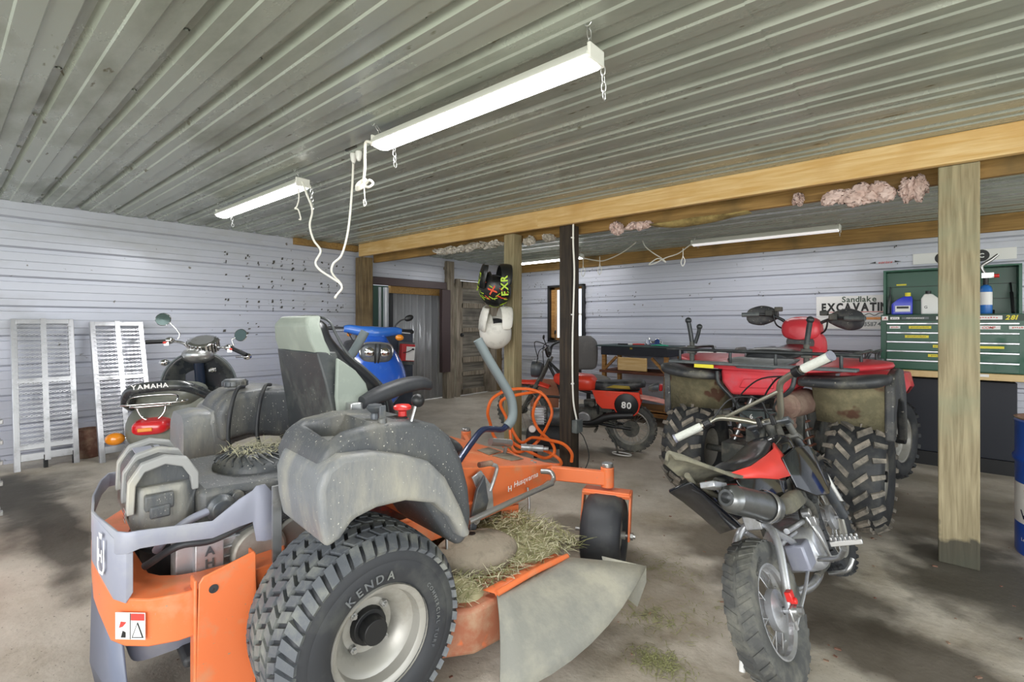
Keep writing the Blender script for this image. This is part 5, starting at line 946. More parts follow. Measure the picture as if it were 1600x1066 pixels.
mb = MB(); mb.body([(.42, .02), (.4, .02)], 'x') if False else mb.body([(.0, 0, .84, .17, .13, 2.3), (.08, 0, .82, .16, .125, 2.3), (.13, 0, .80, .13, .10, 2.2), (.16, 0, .76, .06, .06, 2.2)], 'x', 32); s2(mb, 'headlight_cowl', 'scoot_blue', ang=75)
mb = MB(); mb.body([(.10, 0, .835, .145, .105, 2.3), (.155, 0, .83, .13, .092, 2.3), (.175, 0, .825, .08, .055, 2.2)], 'x', 32, 3); hl = s2(mb, 'headlight_lens', 'gunmetal', ang=75)
for s in (-1, 1): mb = MB(); mb.ell((.165, s*.062, .845), (.025, .048, .046), 20, 14); mb.build('headlight_bulb', 'chrome', hl); mb = MB(); mb.tube([(.165, s*.018, .92), (.185, s*.018, .83), (.165, s*.012, .745)], .007); mb.build('lens_bar', 'black', hl)
mb = MB(); mb.tube([(.14, .138, .86), (.135, .09, .925), (.135, -.09, .925), (.14, -.138, .86), (.15, -.09, .765), (.155, 0, .735), (.15, .09, .765)], .008, 8, 5, closed=True); mb.build('lens_rim', 'steel', hl)
mb = MB(); mb.body([(-.25, -.09, 1.045, .04, .03, 3), (-.20, -.09, 1.045, .05, .042, 3), (-.10, -.08, 1.03, .07, .05, 3), (0, -.07, 1.02, .08, .062, 3), (.10, -.08, 1.03, .07, .05, 3), (.20, -.09, 1.045, .05, .042, 3), (.25, -.09, 1.045, .04, .03, 3)], 'y', 24); hb2 = s2(mb, 'handlebar_cover', 'scoot_blue_light', ang=70)
mb = MB(); mb.body([(-.10, -.04, .93, .07, .05, 2.6), (-.02, -.03, .99, .06, .05, 2.6), (-.03, -.03, 1.02, .05, .04, 2.6)], 'x', 16) if False else mb.prism([(-.07, .88), (.07, .88), (.11, 1.04), (-.11, 1.04)], 'yz', -.09, -.01); mb.build('steering_neck', 'scoot_blue', hb2, bev=.02, bseg=3)
mb = MB(); mb.box((-.03, .0, 1.045), (.002, .06, .018)); mb.build('front_badge', 'label_white', hb2)
for s in (-1, 1):
    mb = MB(); mb.cyl((-.10, s*.24, 1.045), (-.13, s*.375, 1.045), .018, n=18); mb.build('grip', 'black', hb2, bev=.003); mb = MB(); mb.tube([(-.06, s*.23, 1.035), (-.06, s*.33, 1.03)], .006); mb.build('brake_lever', 'alu', hb2)
    mb = MB(); mb.ell((-.02, s*.225 if s > 0 else s*.27, .985 if s > 0 else .99), (.025, .038, .030), 20, 12) if s > 0 else mb.ell((-.10, -.20, .995), (.02, .02, .02)); mb.build('turn_signal', 'lens_amber', hb2)
mb = MB(); mb.tube([(-.09, .20, 1.06), (-.09, .20, 1.10), (-.08, .24, 1.15), (-.07, .30, 1.175)], .007); ms = s2(mb, 'mirror_stem', 'black'); mb = MB(); mb.ell((-.075, .315, 1.18), (.02, .045, .03), rot=(.5, 0, 0)); mb.build('mirror_shell', 'black', ms)
mb = MB(); mb.tube([(-.11, -.22, 1.03), (-.02, -.20, .98), (.0, -.16, .9)], .005); s2(mb, 'brake_cable', 'black')
mb = MB(); mb.body([(-.40, 0, .72, .05, .02, 3), (-.48, 0, .75, .11, .05, 3), (-.75, 0, .80, .14, .07, 3), (-1.05, 0, .86, .13, .06, 3), (-1.20, 0, .88, .06, .03, 3)], 'x', 24); s2(mb, 'saddle', 'seat_black', ang=70)
mb = MB(); mb.body([(-.36, 0, .45, .08, .12, 3), (-.45, 0, .52, .15, .20, 3), (-.8, 0, .58, .17, .18, 3), (-1.15, 0, .66, .14, .12, 3), (-1.30, 0, .72, .06, .06, 3)], 'x', 28); s2(mb, 'rear_body', 'scoot_blue', ang=70); mb = MB(); mb.box((-.35, 0, .26), (.5, .28, .05)); s2(mb, 'floorboard', 'black', bev=.01)
mb = MB(); mb.body([(-.14, 0, .26, .05, .03, 2.5), (-.05, 0, .36, .07, .05, 2.5), (.08, 0, .40, .075, .06, 2.5), (.22, 0, .36, .065, .04, 2.5), (.28, 0, .32, .04, .02, 2.5)], 'x', 24); s2(mb, 'front_mudguard', 'scoot_blue', ang=70)

# ================================================================ red trail bike behind the posts
mat('xr_red', 'e8452f', .3, dirt='cf4a36', dscale=5, damt=.3); mat('pale_red', 'e8a59a', .45, dirt='d9857a', dscale=6, damt=.5); mat('seat_worn', '26282b', .45, dirt='6b6a66', dscale=5, damt=.5); mat('gold', 'a08a35', .6)
db = thing('trail_bike', 'small red trail bike with black number oval and knobbly tyres, behind the dark post', 'motorbike', (-2.13, 4.16, .0), DEG(201.5), DEG(-5), DEG(-3.5))
def d_(mb, name, m, par=None, **k): return mb.build(name, m, par or db, **k)
spoke_wheel(db, 'rear_wheel', 0, .225, .085, .155, 'tyre_dusty', 30, True, 'dark_metal', .05); spoke_wheel(db, 'front_wheel', 1.04, .262, .075, .20, 'tyre_dusty', 36, True, 'dark_metal', .04)
mb = MB(); mb.body([(.33, 0, .585, .05, .04, 3), (.38, 0, .60, .10, .07, 3), (.50, 0, .60, .11, .075, 3), (.64, 0, .61, .09, .07, 3), (.72, 0, .61, .05, .045, 3), (.74, 0, .61, .03, .02, 3)], 'x', 26); tk = d_(mb, 'fuel_tank', 'xr_red', ang=60); mb = MB(); mb.cyl((.58, 0, .67), (.58, 0, .70), .03); mb.build('fuel_cap', 'black', tk)
mb = MB(); mb.body([(-.10, 0, .63, .05, .02, 3), (-.06, 0, .635, .075, .035, 3), (.08, 0, .61, .085, .045, 3), (.22, 0, .59, .08, .05, 3), (.34, 0, .585, .06, .045, 3), (.38, 0, .59, .03, .02, 3)], 'x', 24); st = d_(mb, 'saddle', 'seat_worn', ang=60)
mb = MB(); mb.add([(.24, .084, .585), (.02, .088, .592), (.03, .089, .62), (.17, .084, .615)], [(0, 1, 2, 3)]); mb.build('seat_flash', 'gold', st, solid=.004)
for s in (1, -1):
    mb = MB(); mb.prism([(.36, .555), (.31, .44), (.26, .395), (.15, .40), (.09, .35), (.0, .345), (-.06, .39), (-.08, .48), (-.06, .575)], 'xz', s*.105-.008, s*.105+.008); sp = d_(mb, 'side_panel', 'xr_red', bev=.006)
    mb = MB(); mb.lathe([(.108, 0), (.10, .006), (.001, .007)], (.045, s*.112, .452), (0, s, 0), 32); ov = mb.build('number_oval', 'black', sp); ov.scale = (1, 1, 1)
    mb = MB(); mb.tube([(.045+.11*math.cos(a), s*.115, .452+.11*math.sin(a)) for a in [2*PI*k/24 for k in range(24)]], .005, 6, 1, closed=True); mb.build('oval_rim', 'xr_red', sp)
    text('80', .08, TM((.045, s*.1205, .425), (-s, 0, 0), (0, 0, 1)), 'label_white', sp, bold=.03)
mb = MB(); mb.loft([[(x, y, z+zo) for y, zo in ((-.06, -.015), (0, .005), (.06, -.015))] for x, z in ((.05, .53), (-.10, .525), (-.20, .515), (-.29, .50))], cap=False, closed=False); d_(mb, 'rear_mudguard', 'pale_red', solid=.01)
mb = MB(); mb.body([(-.13, 0, .60, .02, .02, 3), (-.17, 0, .61, .03, .035, 3), (-.215, 0, .62, .035, .04, 3)], 'x', 16); tl = d_(mb, 'tail_lamp_housing', 'gunmetal'); mb = MB(); mb.box((-.235, 0, .62), (.03, .065, .06)); mb.build('tail_lamp', 'lens_red', tl, bev=.008)
mb = MB(); mb.loft([[(x, y, z+zo) for y, zo in ((-.05, -.02), (0, .005), (.05, -.02))] for x, z in ((.78, .53), (.92, .56), (1.08, .55), (1.22, .49), (1.27, .44))], cap=False, closed=False); d_(mb, 'front_mudguard', 'xr_red', solid=.01)
mb = MB()
for s in (-1, 1): mb.cyl((1.04, s*.06, .262), (.86, s*.06, .62), .016); mb.cyl((.90, s*.06, .52), (.78, s*.06, .80), .012)
d_(mb, 'fork', 'dark_metal'); mb = MB(); mb.tube([(.70, .36, .90), (.74, .24, .93), (.80, .12, .90), (.80, .05, .82), (.80, -.05, .82), (.80, -.12, .90), (.74, -.24, .93), (.70, -.36, .90)], .010); h3 = d_(mb, 'handlebar', 'black')
for s in (-1, 1): mb = MB(); mb.cyl((.74, s*.24, .93), (.70, s*.37, .90), .017); mb.build('grip', 'black', h3); mb = MB(); mb.tube([(.77, s*.22, .93), (.78, s*.34, .90)], .005); mb.build('lever', 'steel', h3); mb = MB(); mb.tube([(.78, s*.17, .93), (.80, s*.20, 1.0)], .004); mb.ell((.80, s*.21, 1.02), (.008, .03, .022)); mb.build('mirror', 'black', h3)
mb = MB(); mb.tube([(.76, .2, .93), (.86, .12, .88), (.90, .06, .75)], .004); mb.tube([(.76, -.2, .93), (.88, -.1, .90), (.84, .02, .7)], .004); mb.tube([(.76, .18, .94), (.92, .08, .95), (.90, .02, .78)], .004); d_(mb, 'control_cables', 'black')
mb = MB(); mb.body([(.86, 0, .68, .05, .06, 2.2), (.90, 0, .68, .075, .08, 2.2), (.955, 0, .68, .075, .08, 2.2)], 'x', 24); h4 = d_(mb, 'headlight', 'gunmetal', ang=60); mb = MB(); mb.ell((.955, 0, .68), (.012, .066, .07)); mb.build('headlight_glass', 'rim_gray', h4)
mb = MB(); mb.body([(.26, 0, .30, .06, .05, 3), (.32, 0, .29, .09, .09, 3), (.48, 0, .28, .10, .10, 3), (.56, 0, .29, .07, .06, 3)], 'x', 20); mb.cyl((.55, .0, .32), (.64, 0, .44), .05)
for k in range(7): mb.cyl((.555+.011*k, 0, .325+.016*k), (.558+.011*k, 0, .33+.016*k), .072)
d_(mb, 'engine', 'dark_metal'); mb = MB(); mb.box((.24, 0, .43), (.14, .13, .16)); mb.cyl((.34, .0, .42), (.44, 0, .40), .035); mb.cyl((.36, .05, .42), (.36, .09, .42), .03); d_(mb, 'airbox_and_carburettor', 'dark_metal', bev=.006); mb = MB(); mb.cyl((.42, .09, .28), (.42, .12, .28), .065); d_(mb, 'engine_cover', 'alu', bev=.008)
mb = MB(); mb.tube([(.80, 0, .74), (.68, 0, .50), (.62, 0, .22), (.45, 0, .18), (.30, 0, .20)], .014)
for s in (-1, 1): mb.tube([(.80, 0, .76), (.55, s*.05, .56), (.30, s*.07, .52), (-.05, s*.06, .57)], .012); mb.tube([(.32, s*.07, .52), (.30, s*.07, .35), (.32, s*.07, .22)], .012); mb.tube([(.30, s*.06, .24), (.15, s*.065, .23), (0, s*.06, .225)], .014)
d_(mb, 'frame', 'black'); mb = MB(); mb.tube([(.60, .02, .35), (.56, .10, .26), (.35, .12, .25), (.20, .12, .33), (-.02, .12, .37)], [.016, .018, .02, .035, .035, .03]); d_(mb, 'exhaust', 'black')
mb = MB(); spring(mb, (.13, .09, .24), (.18, .085, .46), .022, 8, .005); d_(mb, 'rear_shock', 'dark_metal'); mb = MB(); mb.tube([(.22, .10, .22), (.12, .14, .10), (.085, .17, -.02)], .009); d_(mb, 'kickstand', 'dark_metal'); mb = MB(); mb.tube([(0.02, .06, .225), (.2, .07, .26), (.32, .07, .29)], .01); mb.cyl((0, .04, .225), (0, .06, .225), .075, n=24); d_(mb, 'chain', 'dark_metal')
mb = MB(); mb.cyl((.30, .08, .20), (.30, .19, .20), .012); d_(mb, 'foot_peg', 'dark_metal')

# ================================================================ motocross helmets hung on the brown post
mat('helmet_white', 'dad8cf', .35, dirt='b5b3aa', dscale=8, damt=.4); mat('helmet_black', '1d1e1e', .35); mat('neon', 'b4d62b', .4); mat('neon_red', 'e0502e', .4)
def helmet(label, loc, m, inner, deco=None):
    t = thing('motocross_helmet', label, 'helmet', loc); t.scale = (.93, .93, .93); N = 36; K = 18
    fwd = V(.195, -.228, .93).normalized(); up = V(-.56, -.807, 0); up = (up-fwd*up.dot(fwd)).normalized(); lf = up.cross(fwd)
    t.rotation_euler = Matrix((fwd, lf, up)).transposed().to_euler()
    vs = []; 
    for j in range(K+1):
        e_ = -.95+ (PI/2+.95)*j/K
        for i in range(N): a = 2*PI*i/N; vs.append((.165*math.cos(e_)*math.cos(a)-.01, .135*math.cos(e_)*math.sin(a), .15*math.sin(e_)))
    fs = []
    for j in range(K):
        e_ = -.95+(PI/2+.95)*(j+.5)/K
        for i in range(N):
            a = 2*PI*(i+.5)/N; a = a if a < PI else a-2*PI
            if abs(a) < .95 and -.62 < e_ < .32: continue
            if abs(a) < 1.15 and e_ <= -.62: continue
            fs.append((j*N+i, j*N+(i+1) % N, (j+1)*N+(i+1) % N, (j+1)*N+i))
    mb = MB(); mb.add(vs, fs); sh = mb.build('shell', m, t, solid=.012, off=-1, ang=50)
    mb = MB(); mb.ell((-.02, 0, .0), (.125, .098, .118), 24, 16); mb.build('lining', inner, t)
    rings = []
    for k in range(13):
        a = -1.35+2.7*k/12; q = 1-(a/1.35)**2; x = .150*math.cos(a)+.05*q; y = .135*math.sin(a)*1.02; z = -.065-.025*q; h = .058+.012*q
        n_ = V(math.cos(a), math.sin(a), 0); rings.append([V(x, y, z+h)+n_*.0, V(x, y, z+h*.3)+n_*.012, V(x, y, z-h*.6)+n_*.006, V(x, y, z-h)-n_*.008, V(x, y, z)-n_*.016])
    mb = MB(); mb.loft(rings); cb = mb.build('chin_bar', m, t, sub=1, ang=80); mb = MB(); mb.box((.195, 0, -.09), (.02, .05, .03)); mb.build('mouth_vent', 'black', cb, bev=.004)
    mb = MB(); mb.loft([[V(x, y*wd, z-abs(y)**2*.03/ .8) for y in (-1, -.6, 0, .6, 1)] for x, z, wd in ((.02, .158, .10), (.09, .15, .11), (.15, .135, .105), (.20, .118, .085), (.215, .108, .06))], cap=False, closed=False); pk = mb.build('peak', m, t, solid=.006)
    if deco:
        for tx, sz, pos, r_, u_, mm in deco: text(tx, sz, TM(pos, r_, u_), mm, t, 'helmet_graphic', bold=.03)
        rnd = random.Random(4)
        for k in range(60):
            a = rnd.uniform(-PI, PI); e_ = rnd.uniform(-.7, 1.2)
            if abs(a) < 1.1 and e_ < .45: continue
            def P(a, e_): return V(.168*math.cos(e_)*math.cos(a)-.01, .138*math.cos(e_)*math.sin(a), .153*math.sin(e_))
            w_ = rnd.uniform(.04, .09); l = rnd.uniform(.15, .4); sk = rnd.uniform(-.2, .2); mb = MB(); mb.add([P(a, e_), P(a+w_, e_), P(a+w_+sk*.5, e_+l/2), P(a+sk*.5, e_+l/2), P(a+w_+sk, e_+l), P(a+sk, e_+l)], [(0, 1, 2, 3), (3, 2, 4, 5)]); mb.build('graphic_stripe', ['neon', 'neon_red'][k % 3 == 0], t, solid=.002)
    return t
helmet('black motocross helmet with neon yellow and red graphics, hung highest on the brown post', (-2.77, 3.035, 1.465), 'helmet_black', 'black', [('FXR', .085, (.07, -.03, .161), (-1, 0, .22), (0, -1, 0), 'neon'), ('FXR', .085, (.05, -.148, -.075), (1, .2, 0), (0, 0, 1), 'neon'), ('X', .09, (.02, -.14, .03), (1, .1, .3), (-.3, 0, 1), 'neon_red')])
helmet('white motocross helmet hung below the black one on the brown post', (-2.765, 3.035, 1.115), 'helmet_white', 'blackp')
# ================================================================ cabinet in the doorway with red box
mat('cab_blue', '343c4a', .4, dirt='4b515c', dscale=4, damt=.4); mat('navy_felt', '23262f', .6); mat('felt_green', '3a4a4c', .8, dirt='5b6668', dscale=6, damt=.4)
t = thing('metal_cabinet', 'dark blue-grey cabinet standing in the doorway behind the blue scooter', 'cabinet', (WX-.02, 3.70, .141)); mb = MB(); mb.box((.03, 0, .48), (.22, .52, .96)); mb.build('body', 'cab_blue', t, bev=.005)
mb = MB(); mb.box((.142, -.01, .48), (.006, .48, .90)); mb.build('front_door', 'cab_blue', t, bev=.002)
t = thing('first_aid_box', 'red box with white paper front fixed to the blue-grey cabinet', 'box', (WX+.135, 3.84, .80)); t.rotation_euler = (DEG(-5), 0, 0); mb = MB(); mb.box((.004, 0, 0), (.008, .25, .28)); mb.build('back_plate', 'rack_gray', t)
mb = MB(); mb.box((.035, -.01, .01), (.055, .20, .21)); mb.build('red_case', 'red_plastic', t, bev=.006); mb = MB(); mb.box((.064, .02, .0), (.004, .13, .17)); mb.build('white_sheet', 'label_white', t)
mb = MB(); mb.tube([(.05, -.10, .0), (.09, -.04, .02), (.085, .03, .05)], .005); mb.ell((.085, .04, .055), (.015, .018, .012)); mb.build('key_fob', 'black', t)
# ================================================================ workbench, chairs, things on them
t = thing('workbench', 'black-topped workbench on a pale timber frame with castors against the far wall', 'workbench', (-2.66, 5.48, zf(-2.66)))
mb = MB(); mb.box((0, 0, .80), (.84, .44, .10)); mb.build('drawer_box', 'navy_felt', t, bev=.004); mb = MB(); mb.box((-.02, 0, .858), (.92, .48, .016)); mb.build('top', 'felt_green', t, bev=.004)
for x in (-.39, .39):
    for y in (-.19, .19):
        mb = MB(); mb.box((x, y, .405), (.045, .045, .69)); mb.build('leg', 'crate_wood', t, bev=.002); mb = MB(); mb.cyl((x-.012, y, .03), (x+.012, y, .03), .03); mb.box((x, y, .055), (.03, .04, .02)); mb.build('castor', 'black', t)
for x in (-.30, .30): mb = MB(); mb.box((x, -.20, .655), (.03, .02, .22), (0, .8 if x < 0 else -.8, 0)); mb.build('diagonal_brace', 'crate_wood', t)
mb = MB(); mb.box((0, -.01, .555), (.86, .46, .03)); mb.build('middle_shelf', 'red_wood', t); mb = MB(); mb.box((0, 0, .13), (.86, .44, .03)); mb.box((0, -.21, .10), (.86, .02, .06)); mb.build('bottom_shelf', 'crate_wood', t)
mb = MB(); mb.box((.0, -.235, .655), (.36, .02, .15)); mb.build('wooden_drawer_front', 'pine', t, bev=.003); mb = MB(); mb.box((-.02, -.223, .835), (.03, .004, .02)); mb.build('brass_plate', 'gold', t)
def chair(label, loc, rz):
    t = thing('office_chair', label, 'chair', loc, rz)
    mb = MB(); mb.body([(-.24, 0, .42, .16, .03, 3), (-.18, 0, .43, .22, .05, 3), (.1, 0, .43, .23, .05, 3), (.24, 0, .42, .18, .035, 3)], 'x', 24); mb.build('seat', 'chair_gray', t, ang=60)
    mb = MB(); mb.body([(.52, -.27, 0, .02, .14, 3), (.56, -.27, 0, .04, .19, 3), (.72, -.28, 0, .045, .21, 3), (.86, -.30, 0, .04, .20, 3), (.93, -.31, 0, .02, .13, 3)], 'z', 24); mb.build('backrest', 'chair_gray', t, ang=60)
    mb = MB(); mb.tube([(-.10, 0, .39), (-.28, 0, .40), (-.33, 0, .52), (-.31, 0, .66)], .018); mb.cyl((0, 0, .10), (0, 0, .39), .025); mb.build('column', 'black', t)
    for k in range(5):
        a = 2*PI*k/5; mb = MB(); mb.tube([(.02*math.cos(a), .02*math.sin(a), .11), (.15*math.cos(a), .15*math.sin(a), .10), (.27*math.cos(a), .27*math.sin(a), .07)], [.022, .014]); lg = mb.build('base_leg', 'black', t); mb = MB(); mb.cyl((.27*math.cos(a)-.02, .27*math.sin(a), .028), (.27*math.cos(a)+.02, .27*math.sin(a), .028), .026); mb.build('castor', 'black', lg)
    return t
mat('chair_gray', '6d6b69', .8, dirt='7d7a77', dscale=8, damt=.3, bump=.2)
chair('grey office chair at the left end of the workbench by the window', (-3.08, 4.98, zf(-3.08)), DEG(-40))
chair('grey office chair behind the quad bike, carrying the battery box', (-1.80, 5.28, 0), PI)
t = thing('battery_box', 'black box with white lid sitting on the right-hand office chair', 'box', (-1.77, 5.26, .485)); mb = MB(); mb.box((0, 0, .16), (.27, .20, .32)); mb.build('body', 'navy_felt', t, bev=.008); mb = MB(); mb.body([(.32, 0, 0, .145, .11, 4), (.38, 0, 0, .14, .105, 4), (.40, 0, 0, .10, .07, 4)], 'z', 24, 1); mb.box((0, 0, .41), (.06, .03, .02)); mb.build('lid', 'white_plastic', t, bev=.004)
mb = MB(); mb.box((.03, -.102, .26), (.14, .003, .07)); mb.build('paper_label', 'label_white', t)
bt = .866+zf(-2.66)
def small(name, label, cat, loc, m, fn, group=None, **k): mb = MB(); fn(mb); o = mb.build(name, m, None, **k); o.location = loc; return tag(o, label, cat, group)
small('carburettor', 'shiny silver carburettor with knobs on the right end of the workbench', 'engine part', (-2.50, 5.48, bt+.001), 'chrome', lambda mb: [mb.cyl((-.10, 0, .03), (.10, 0, .03), .022), mb.cyl((-.06, -.03, .04), (-.06, .04, .04), .032), mb.cyl((.05, -.03, .045), (.05, .04, .045), .035), mb.cyl((-.06, 0, 0), (-.06, 0, .09), .014), mb.cyl((.05, 0, 0), (.05, 0, .085), .016), mb.box((0, 0, .015), (.14, .05, .03))], bev=.002)
small('rag', 'teal green cloth folded beside the silver carburettor', 'cloth', (-2.38, 5.38, bt+.001), MATS.get('teal') or mat('teal', '3fae8e', .8), lambda mb: mb.body([(-.10, 0, .006, .03, .006), (0, 0, .010, .05, .010), (.08, .01, .006, .03, .006)], 'x', 16))
small('file', 'long black flat file lying at the left on the workbench top', 'tool', (-2.84, 5.45, bt+.001), 'black', lambda mb: mb.box((0, 0, .008), (.22, .03, .016)), bev=.003)
small('pliers', 'red-handled pliers lying in the middle of the workbench top', 'tool', (-2.67, 5.44, bt+.001), 'ink_red', lambda mb: [mb.tube([(-.07, -.02, .01), (-.02, -.012, .012), (.02, .002, .012), (.06, .01, .012)], .008), mb.tube([(-.07, .03, .01), (-.02, .015, .012), (.02, 0, .012), (.06, -.006, .012)], .008)])
small('screwdriver', 'short screwdriver with pale handle between file and pliers', 'tool', (-2.75, 5.42, bt+.001), 'white_plastic', lambda mb: [mb.cyl((-.05, 0, .010), (0, 0, .010), .010), mb.cyl((0, 0, .010), (.06, .01, .010), .004)])
# ================================================================ tool chest on its bench
mat('chest_green', '14523c', .35, dirt='1f5a44', dscale=3, damt=.2); mat('oil_blue', '3a45c8', .3); mat('torch_blue', '2f74c4', .3); mat('bench_pine', 'd8bd8a', .55, dirt='c4a56e', dscale=5, damt=.4)
t = thing('timber_bench', 'pale timber bench carrying the green tool chest along the far wall', 'bench', (.42, 5.44, 0)); mb = MB(); mb.box((0, -.02, .765), (1.72, .56, .05)); mb.build('top', 'bench_pine', t, bev=.004)
for x in (-.72, .72):
    for y in (-.2, .2): mb = MB(); mb.box((x, y, .37), (.08, .08, .74)); mb.build('leg', 'post_green', t)
mb = MB(); mb.box((-.15, -.305, .775), (.06, .004, .02)); mb.build('price_tag', 'label_white', t)
t = thing('black_cupboard', 'plain black cupboard front on a dark plinth under the timber bench', 'cupboard', (.13, 5.50, 0)); mb = MB(); mb.box((0, 0, .41), (.68, .26, .60)); mb.build('body', 'navy_felt', t, bev=.004); mb = MB(); mb.box((0, -.02, .055), (.72, .26, .11)); mb.build('plinth', 'black', t)
ch_ = thing('tool_chest', 'dark green tool chest with open lid, silver drawer trims and stickers', 'tool chest', (.075, 5.42, .791)); X0 = -.61; X1 = .61
mb = MB(); mb.box((0, 0, .225), (.86, .44, .45)); mb.build('body', 'chest_green', ch_, bev=.004)
for k in range(5):
    z = .375-.075*k; mb = MB(); mb.box((.0, -.224, z-.037), (.78, .010, .062)); dr = mb.build('drawer', 'chest_green', ch_, bev=.002); mb = MB(); mb.box((.0, -.236, z+.0), (.78, .018, .014)); mb.build('drawer_trim', 'alu_bright', dr, bev=.003)
mb = MB(); mb.box((0, .20, .64), (.86, .02, .38)); lid = mb.build('lid', 'chest_green', ch_, bev=.003); mb = MB()
for x in (-.42, .42): mb.box((x, .12, .64), (.02, .16, .38))
mb.box((0, .12, .835), (.86, .16, .014)); mb.build('lid_rim', 'chest_green', lid, bev=.002)
for z in (.58, .70): mb = MB(); mb.box((0, .186, z), (.82, .006, .006)); mb.build('lid_crease', 'dark_green', lid)
for x in (-.385, .375): mb = MB(); mb.cyl((x, -.02, .46), (x, .10, .62), .011); mb.cyl((x, .10, .62), (x, .16, .70), .006); mb.build('gas_strut', 'rack_gray' if x < 0 else 'black', ch_)
mb = MB(); mb.box((0, -.23, .42), (.83, .012, .048)); st_ = mb.build('top_band', 'dark_green', ch_)
def marks(x, z, w_, n, m, par):
    mb = MB()
    for k in range(n): mb.box((x-w_/2+w_*(k+.5)/n, -.239, z+(.001 if k % 3 else -.001)), (w_/n*.62, .0006, .006 if k % 4 else .009))
    mb.build('worn_print', m, par)
def sticker(x, z, w_, h_, m, tx=None, tm='ink_black', sz=.02, slant=.2, par=None):
    mb = MB(); mb.box((x, -.2375, z), (w_, .001, h_)); o = mb.build('sticker', m, par or ch_)
    if tx: text(tx, sz, TM((x, -.239, z-sz*.36), (1, 0, 0), (0, 0, 1)), tm, o, 'sticker_lettering', slant=slant)
sticker(-0.400, .42, .04, .035, 'label_white', 'A', 'ink_red', .03); sticker(-0.335, .42, .06, .02, 'label_white'); marks(-0.335, .42, .06*.7, 4, 'navy', ch_); sticker(-0.205, .42, .17, .018, 'rack_gray', 'PERFORMANCE', 'label_white', .016); sticker(-0.025, .42, .10, .024, 'label_white'); marks(-0.025, .42, .10*.7, 5, 'ink_black', ch_)
sticker(0.225, .42, .15, .03, 'label_white'); marks(0.225, .42, .15*.7, 7, 'ink_red', ch_); text('281', .045, TM((.345, -.2385, .405), (1, 0, 0), (0, 0, 1)), 'yellow', ch_, 'sticker_lettering', bold=.04, slant=.25)
sticker(-0.335, .345, .07, .022, 'label_white'); marks(-0.335, .345, .07*.7, 6, 'ink_red', ch_); sticker(-0.175, .345, .14, .022, 'yellow'); marks(-0.175, .345, .14*.8, 12, 'gold', ch_); sticker(0.225, .345, .13, .028, 'label_white', 'COMP', 'ink_red', .026); sticker(0.385, .345, .10, .024, 'label_white'); marks(0.385, .345, .10*.7, 6, 'ink_red', ch_)
sticker(-0.195, .27, .15, .022, 'yellow'); marks(-0.195, .27, .15*.8, 12, 'gold', ch_); sticker(-0.055, .195, .08, .022, 'yellow'); marks(-0.055, .195, .08*.8, 7, 'gold', ch_); sticker(-0.035, .12, .18, .022, 'yellow'); marks(-0.035, .12, .18*.8, 14, 'gold', ch_); sticker(0.240, .195, .14, .018, 'yellow')
mb = MB(); mb.box((-.31, .188, .72), (.07, .003, .014)); mb.build('yellow_tag', 'yellow', lid)
zt = .791+.451
t = thing('oil_bottle', 'blue oil bottle with yellow cap standing on the tool chest', 'bottle', (-.22, 5.36, zt)); mb = MB(); mb.loft([[(x, y, z) for x, y in ((a, -d), (b, -d), (b, d), (a, d))] for z, a, b, d in ((0, -.07, .07, .035), (.09, -.07, .07, .035), (.13, -.03, .07, .033), (.155, .015, .065, .025))]); mb.build('body', 'oil_blue', t, bev=.010, bseg=3); mb = MB(); mb.cyl((.038, 0, .15), (.038, 0, .185), .020); mb.build('cap', 'yellow', t); mb = MB(); mb.box((.005, -.0365, .05), (.10, .002, .05)); mb.build('label', 'label_white', t); mb = MB(); mb.box((.005, -.038, .06), (.08, .002, .018)); mb.build('label_mark', 'ink_black', t)
t = thing('oil_bottle', 'white bottle half hidden behind the thick greenish post', 'bottle', (-.045, 5.36, zt)); mb = MB(); mb.loft([[(x, y, z) for x, y in ((a, -d), (b, -d), (b, d), (a, d))] for z, a, b, d in ((0, -.05, .06, .035), (.13, -.05, .06, .035), (.17, -.03, .02, .02))]); mb.build('body', 'white_plastic', t, bev=.008); mb = MB(); mb.cyl((-.005, 0, .17), (-.005, 0, .195), .018); mb.build('cap', 'black', t); text('G', .03, TM((-.02, -.0365, .05), (1, 0, 0), (0, 0, 1)), 'ink_black', t)
t = thing('blow_torch', 'blow torch on a blue gas cylinder standing on the tool chest', 'torch', (.295, 5.36, zt)); mb = MB(); mb.lathe([(.001, 0), (.036, 0), (.038, .006), (.038, .19), (.030, .215), (.012, .228), (.001, .23)], (0, 0, 0), 'z', 28); mb.build('gas_cylinder', 'torch_blue', t); mb = MB(); mb.lathe([(.0385, .07), (.0385, .17)], (0, 0, 0), 'z', 28); mb.build('label', 'label_white', t)
mb = MB(); mb.cyl((0, 0, .228), (0, 0, .28), .016); mb.build('valve', 'black', t); mb = MB(); mb.box((.01, 0, .30), (.07, .035, .04)); mb.tube([(0, 0, .31), (-.02, 0, .35), (-.02, 0, .38), (.03, 0, .42), (.07, 0, .46)], [.010, .012, .014, .010]); mb.build('burner_tube', 'steel', t); mb = MB(); mb.cyl((.045, 0, .295), (.075, 0, .295), .014); mb.build('ignition_button', 'red', t)
small('tin', 'flat black round tin on the tool chest near the right strut', 'tin', (.31, 5.50, zt), 'black', lambda mb: mb.cyl((0, 0, 0), (0, 0, .035), .045), bev=.004)
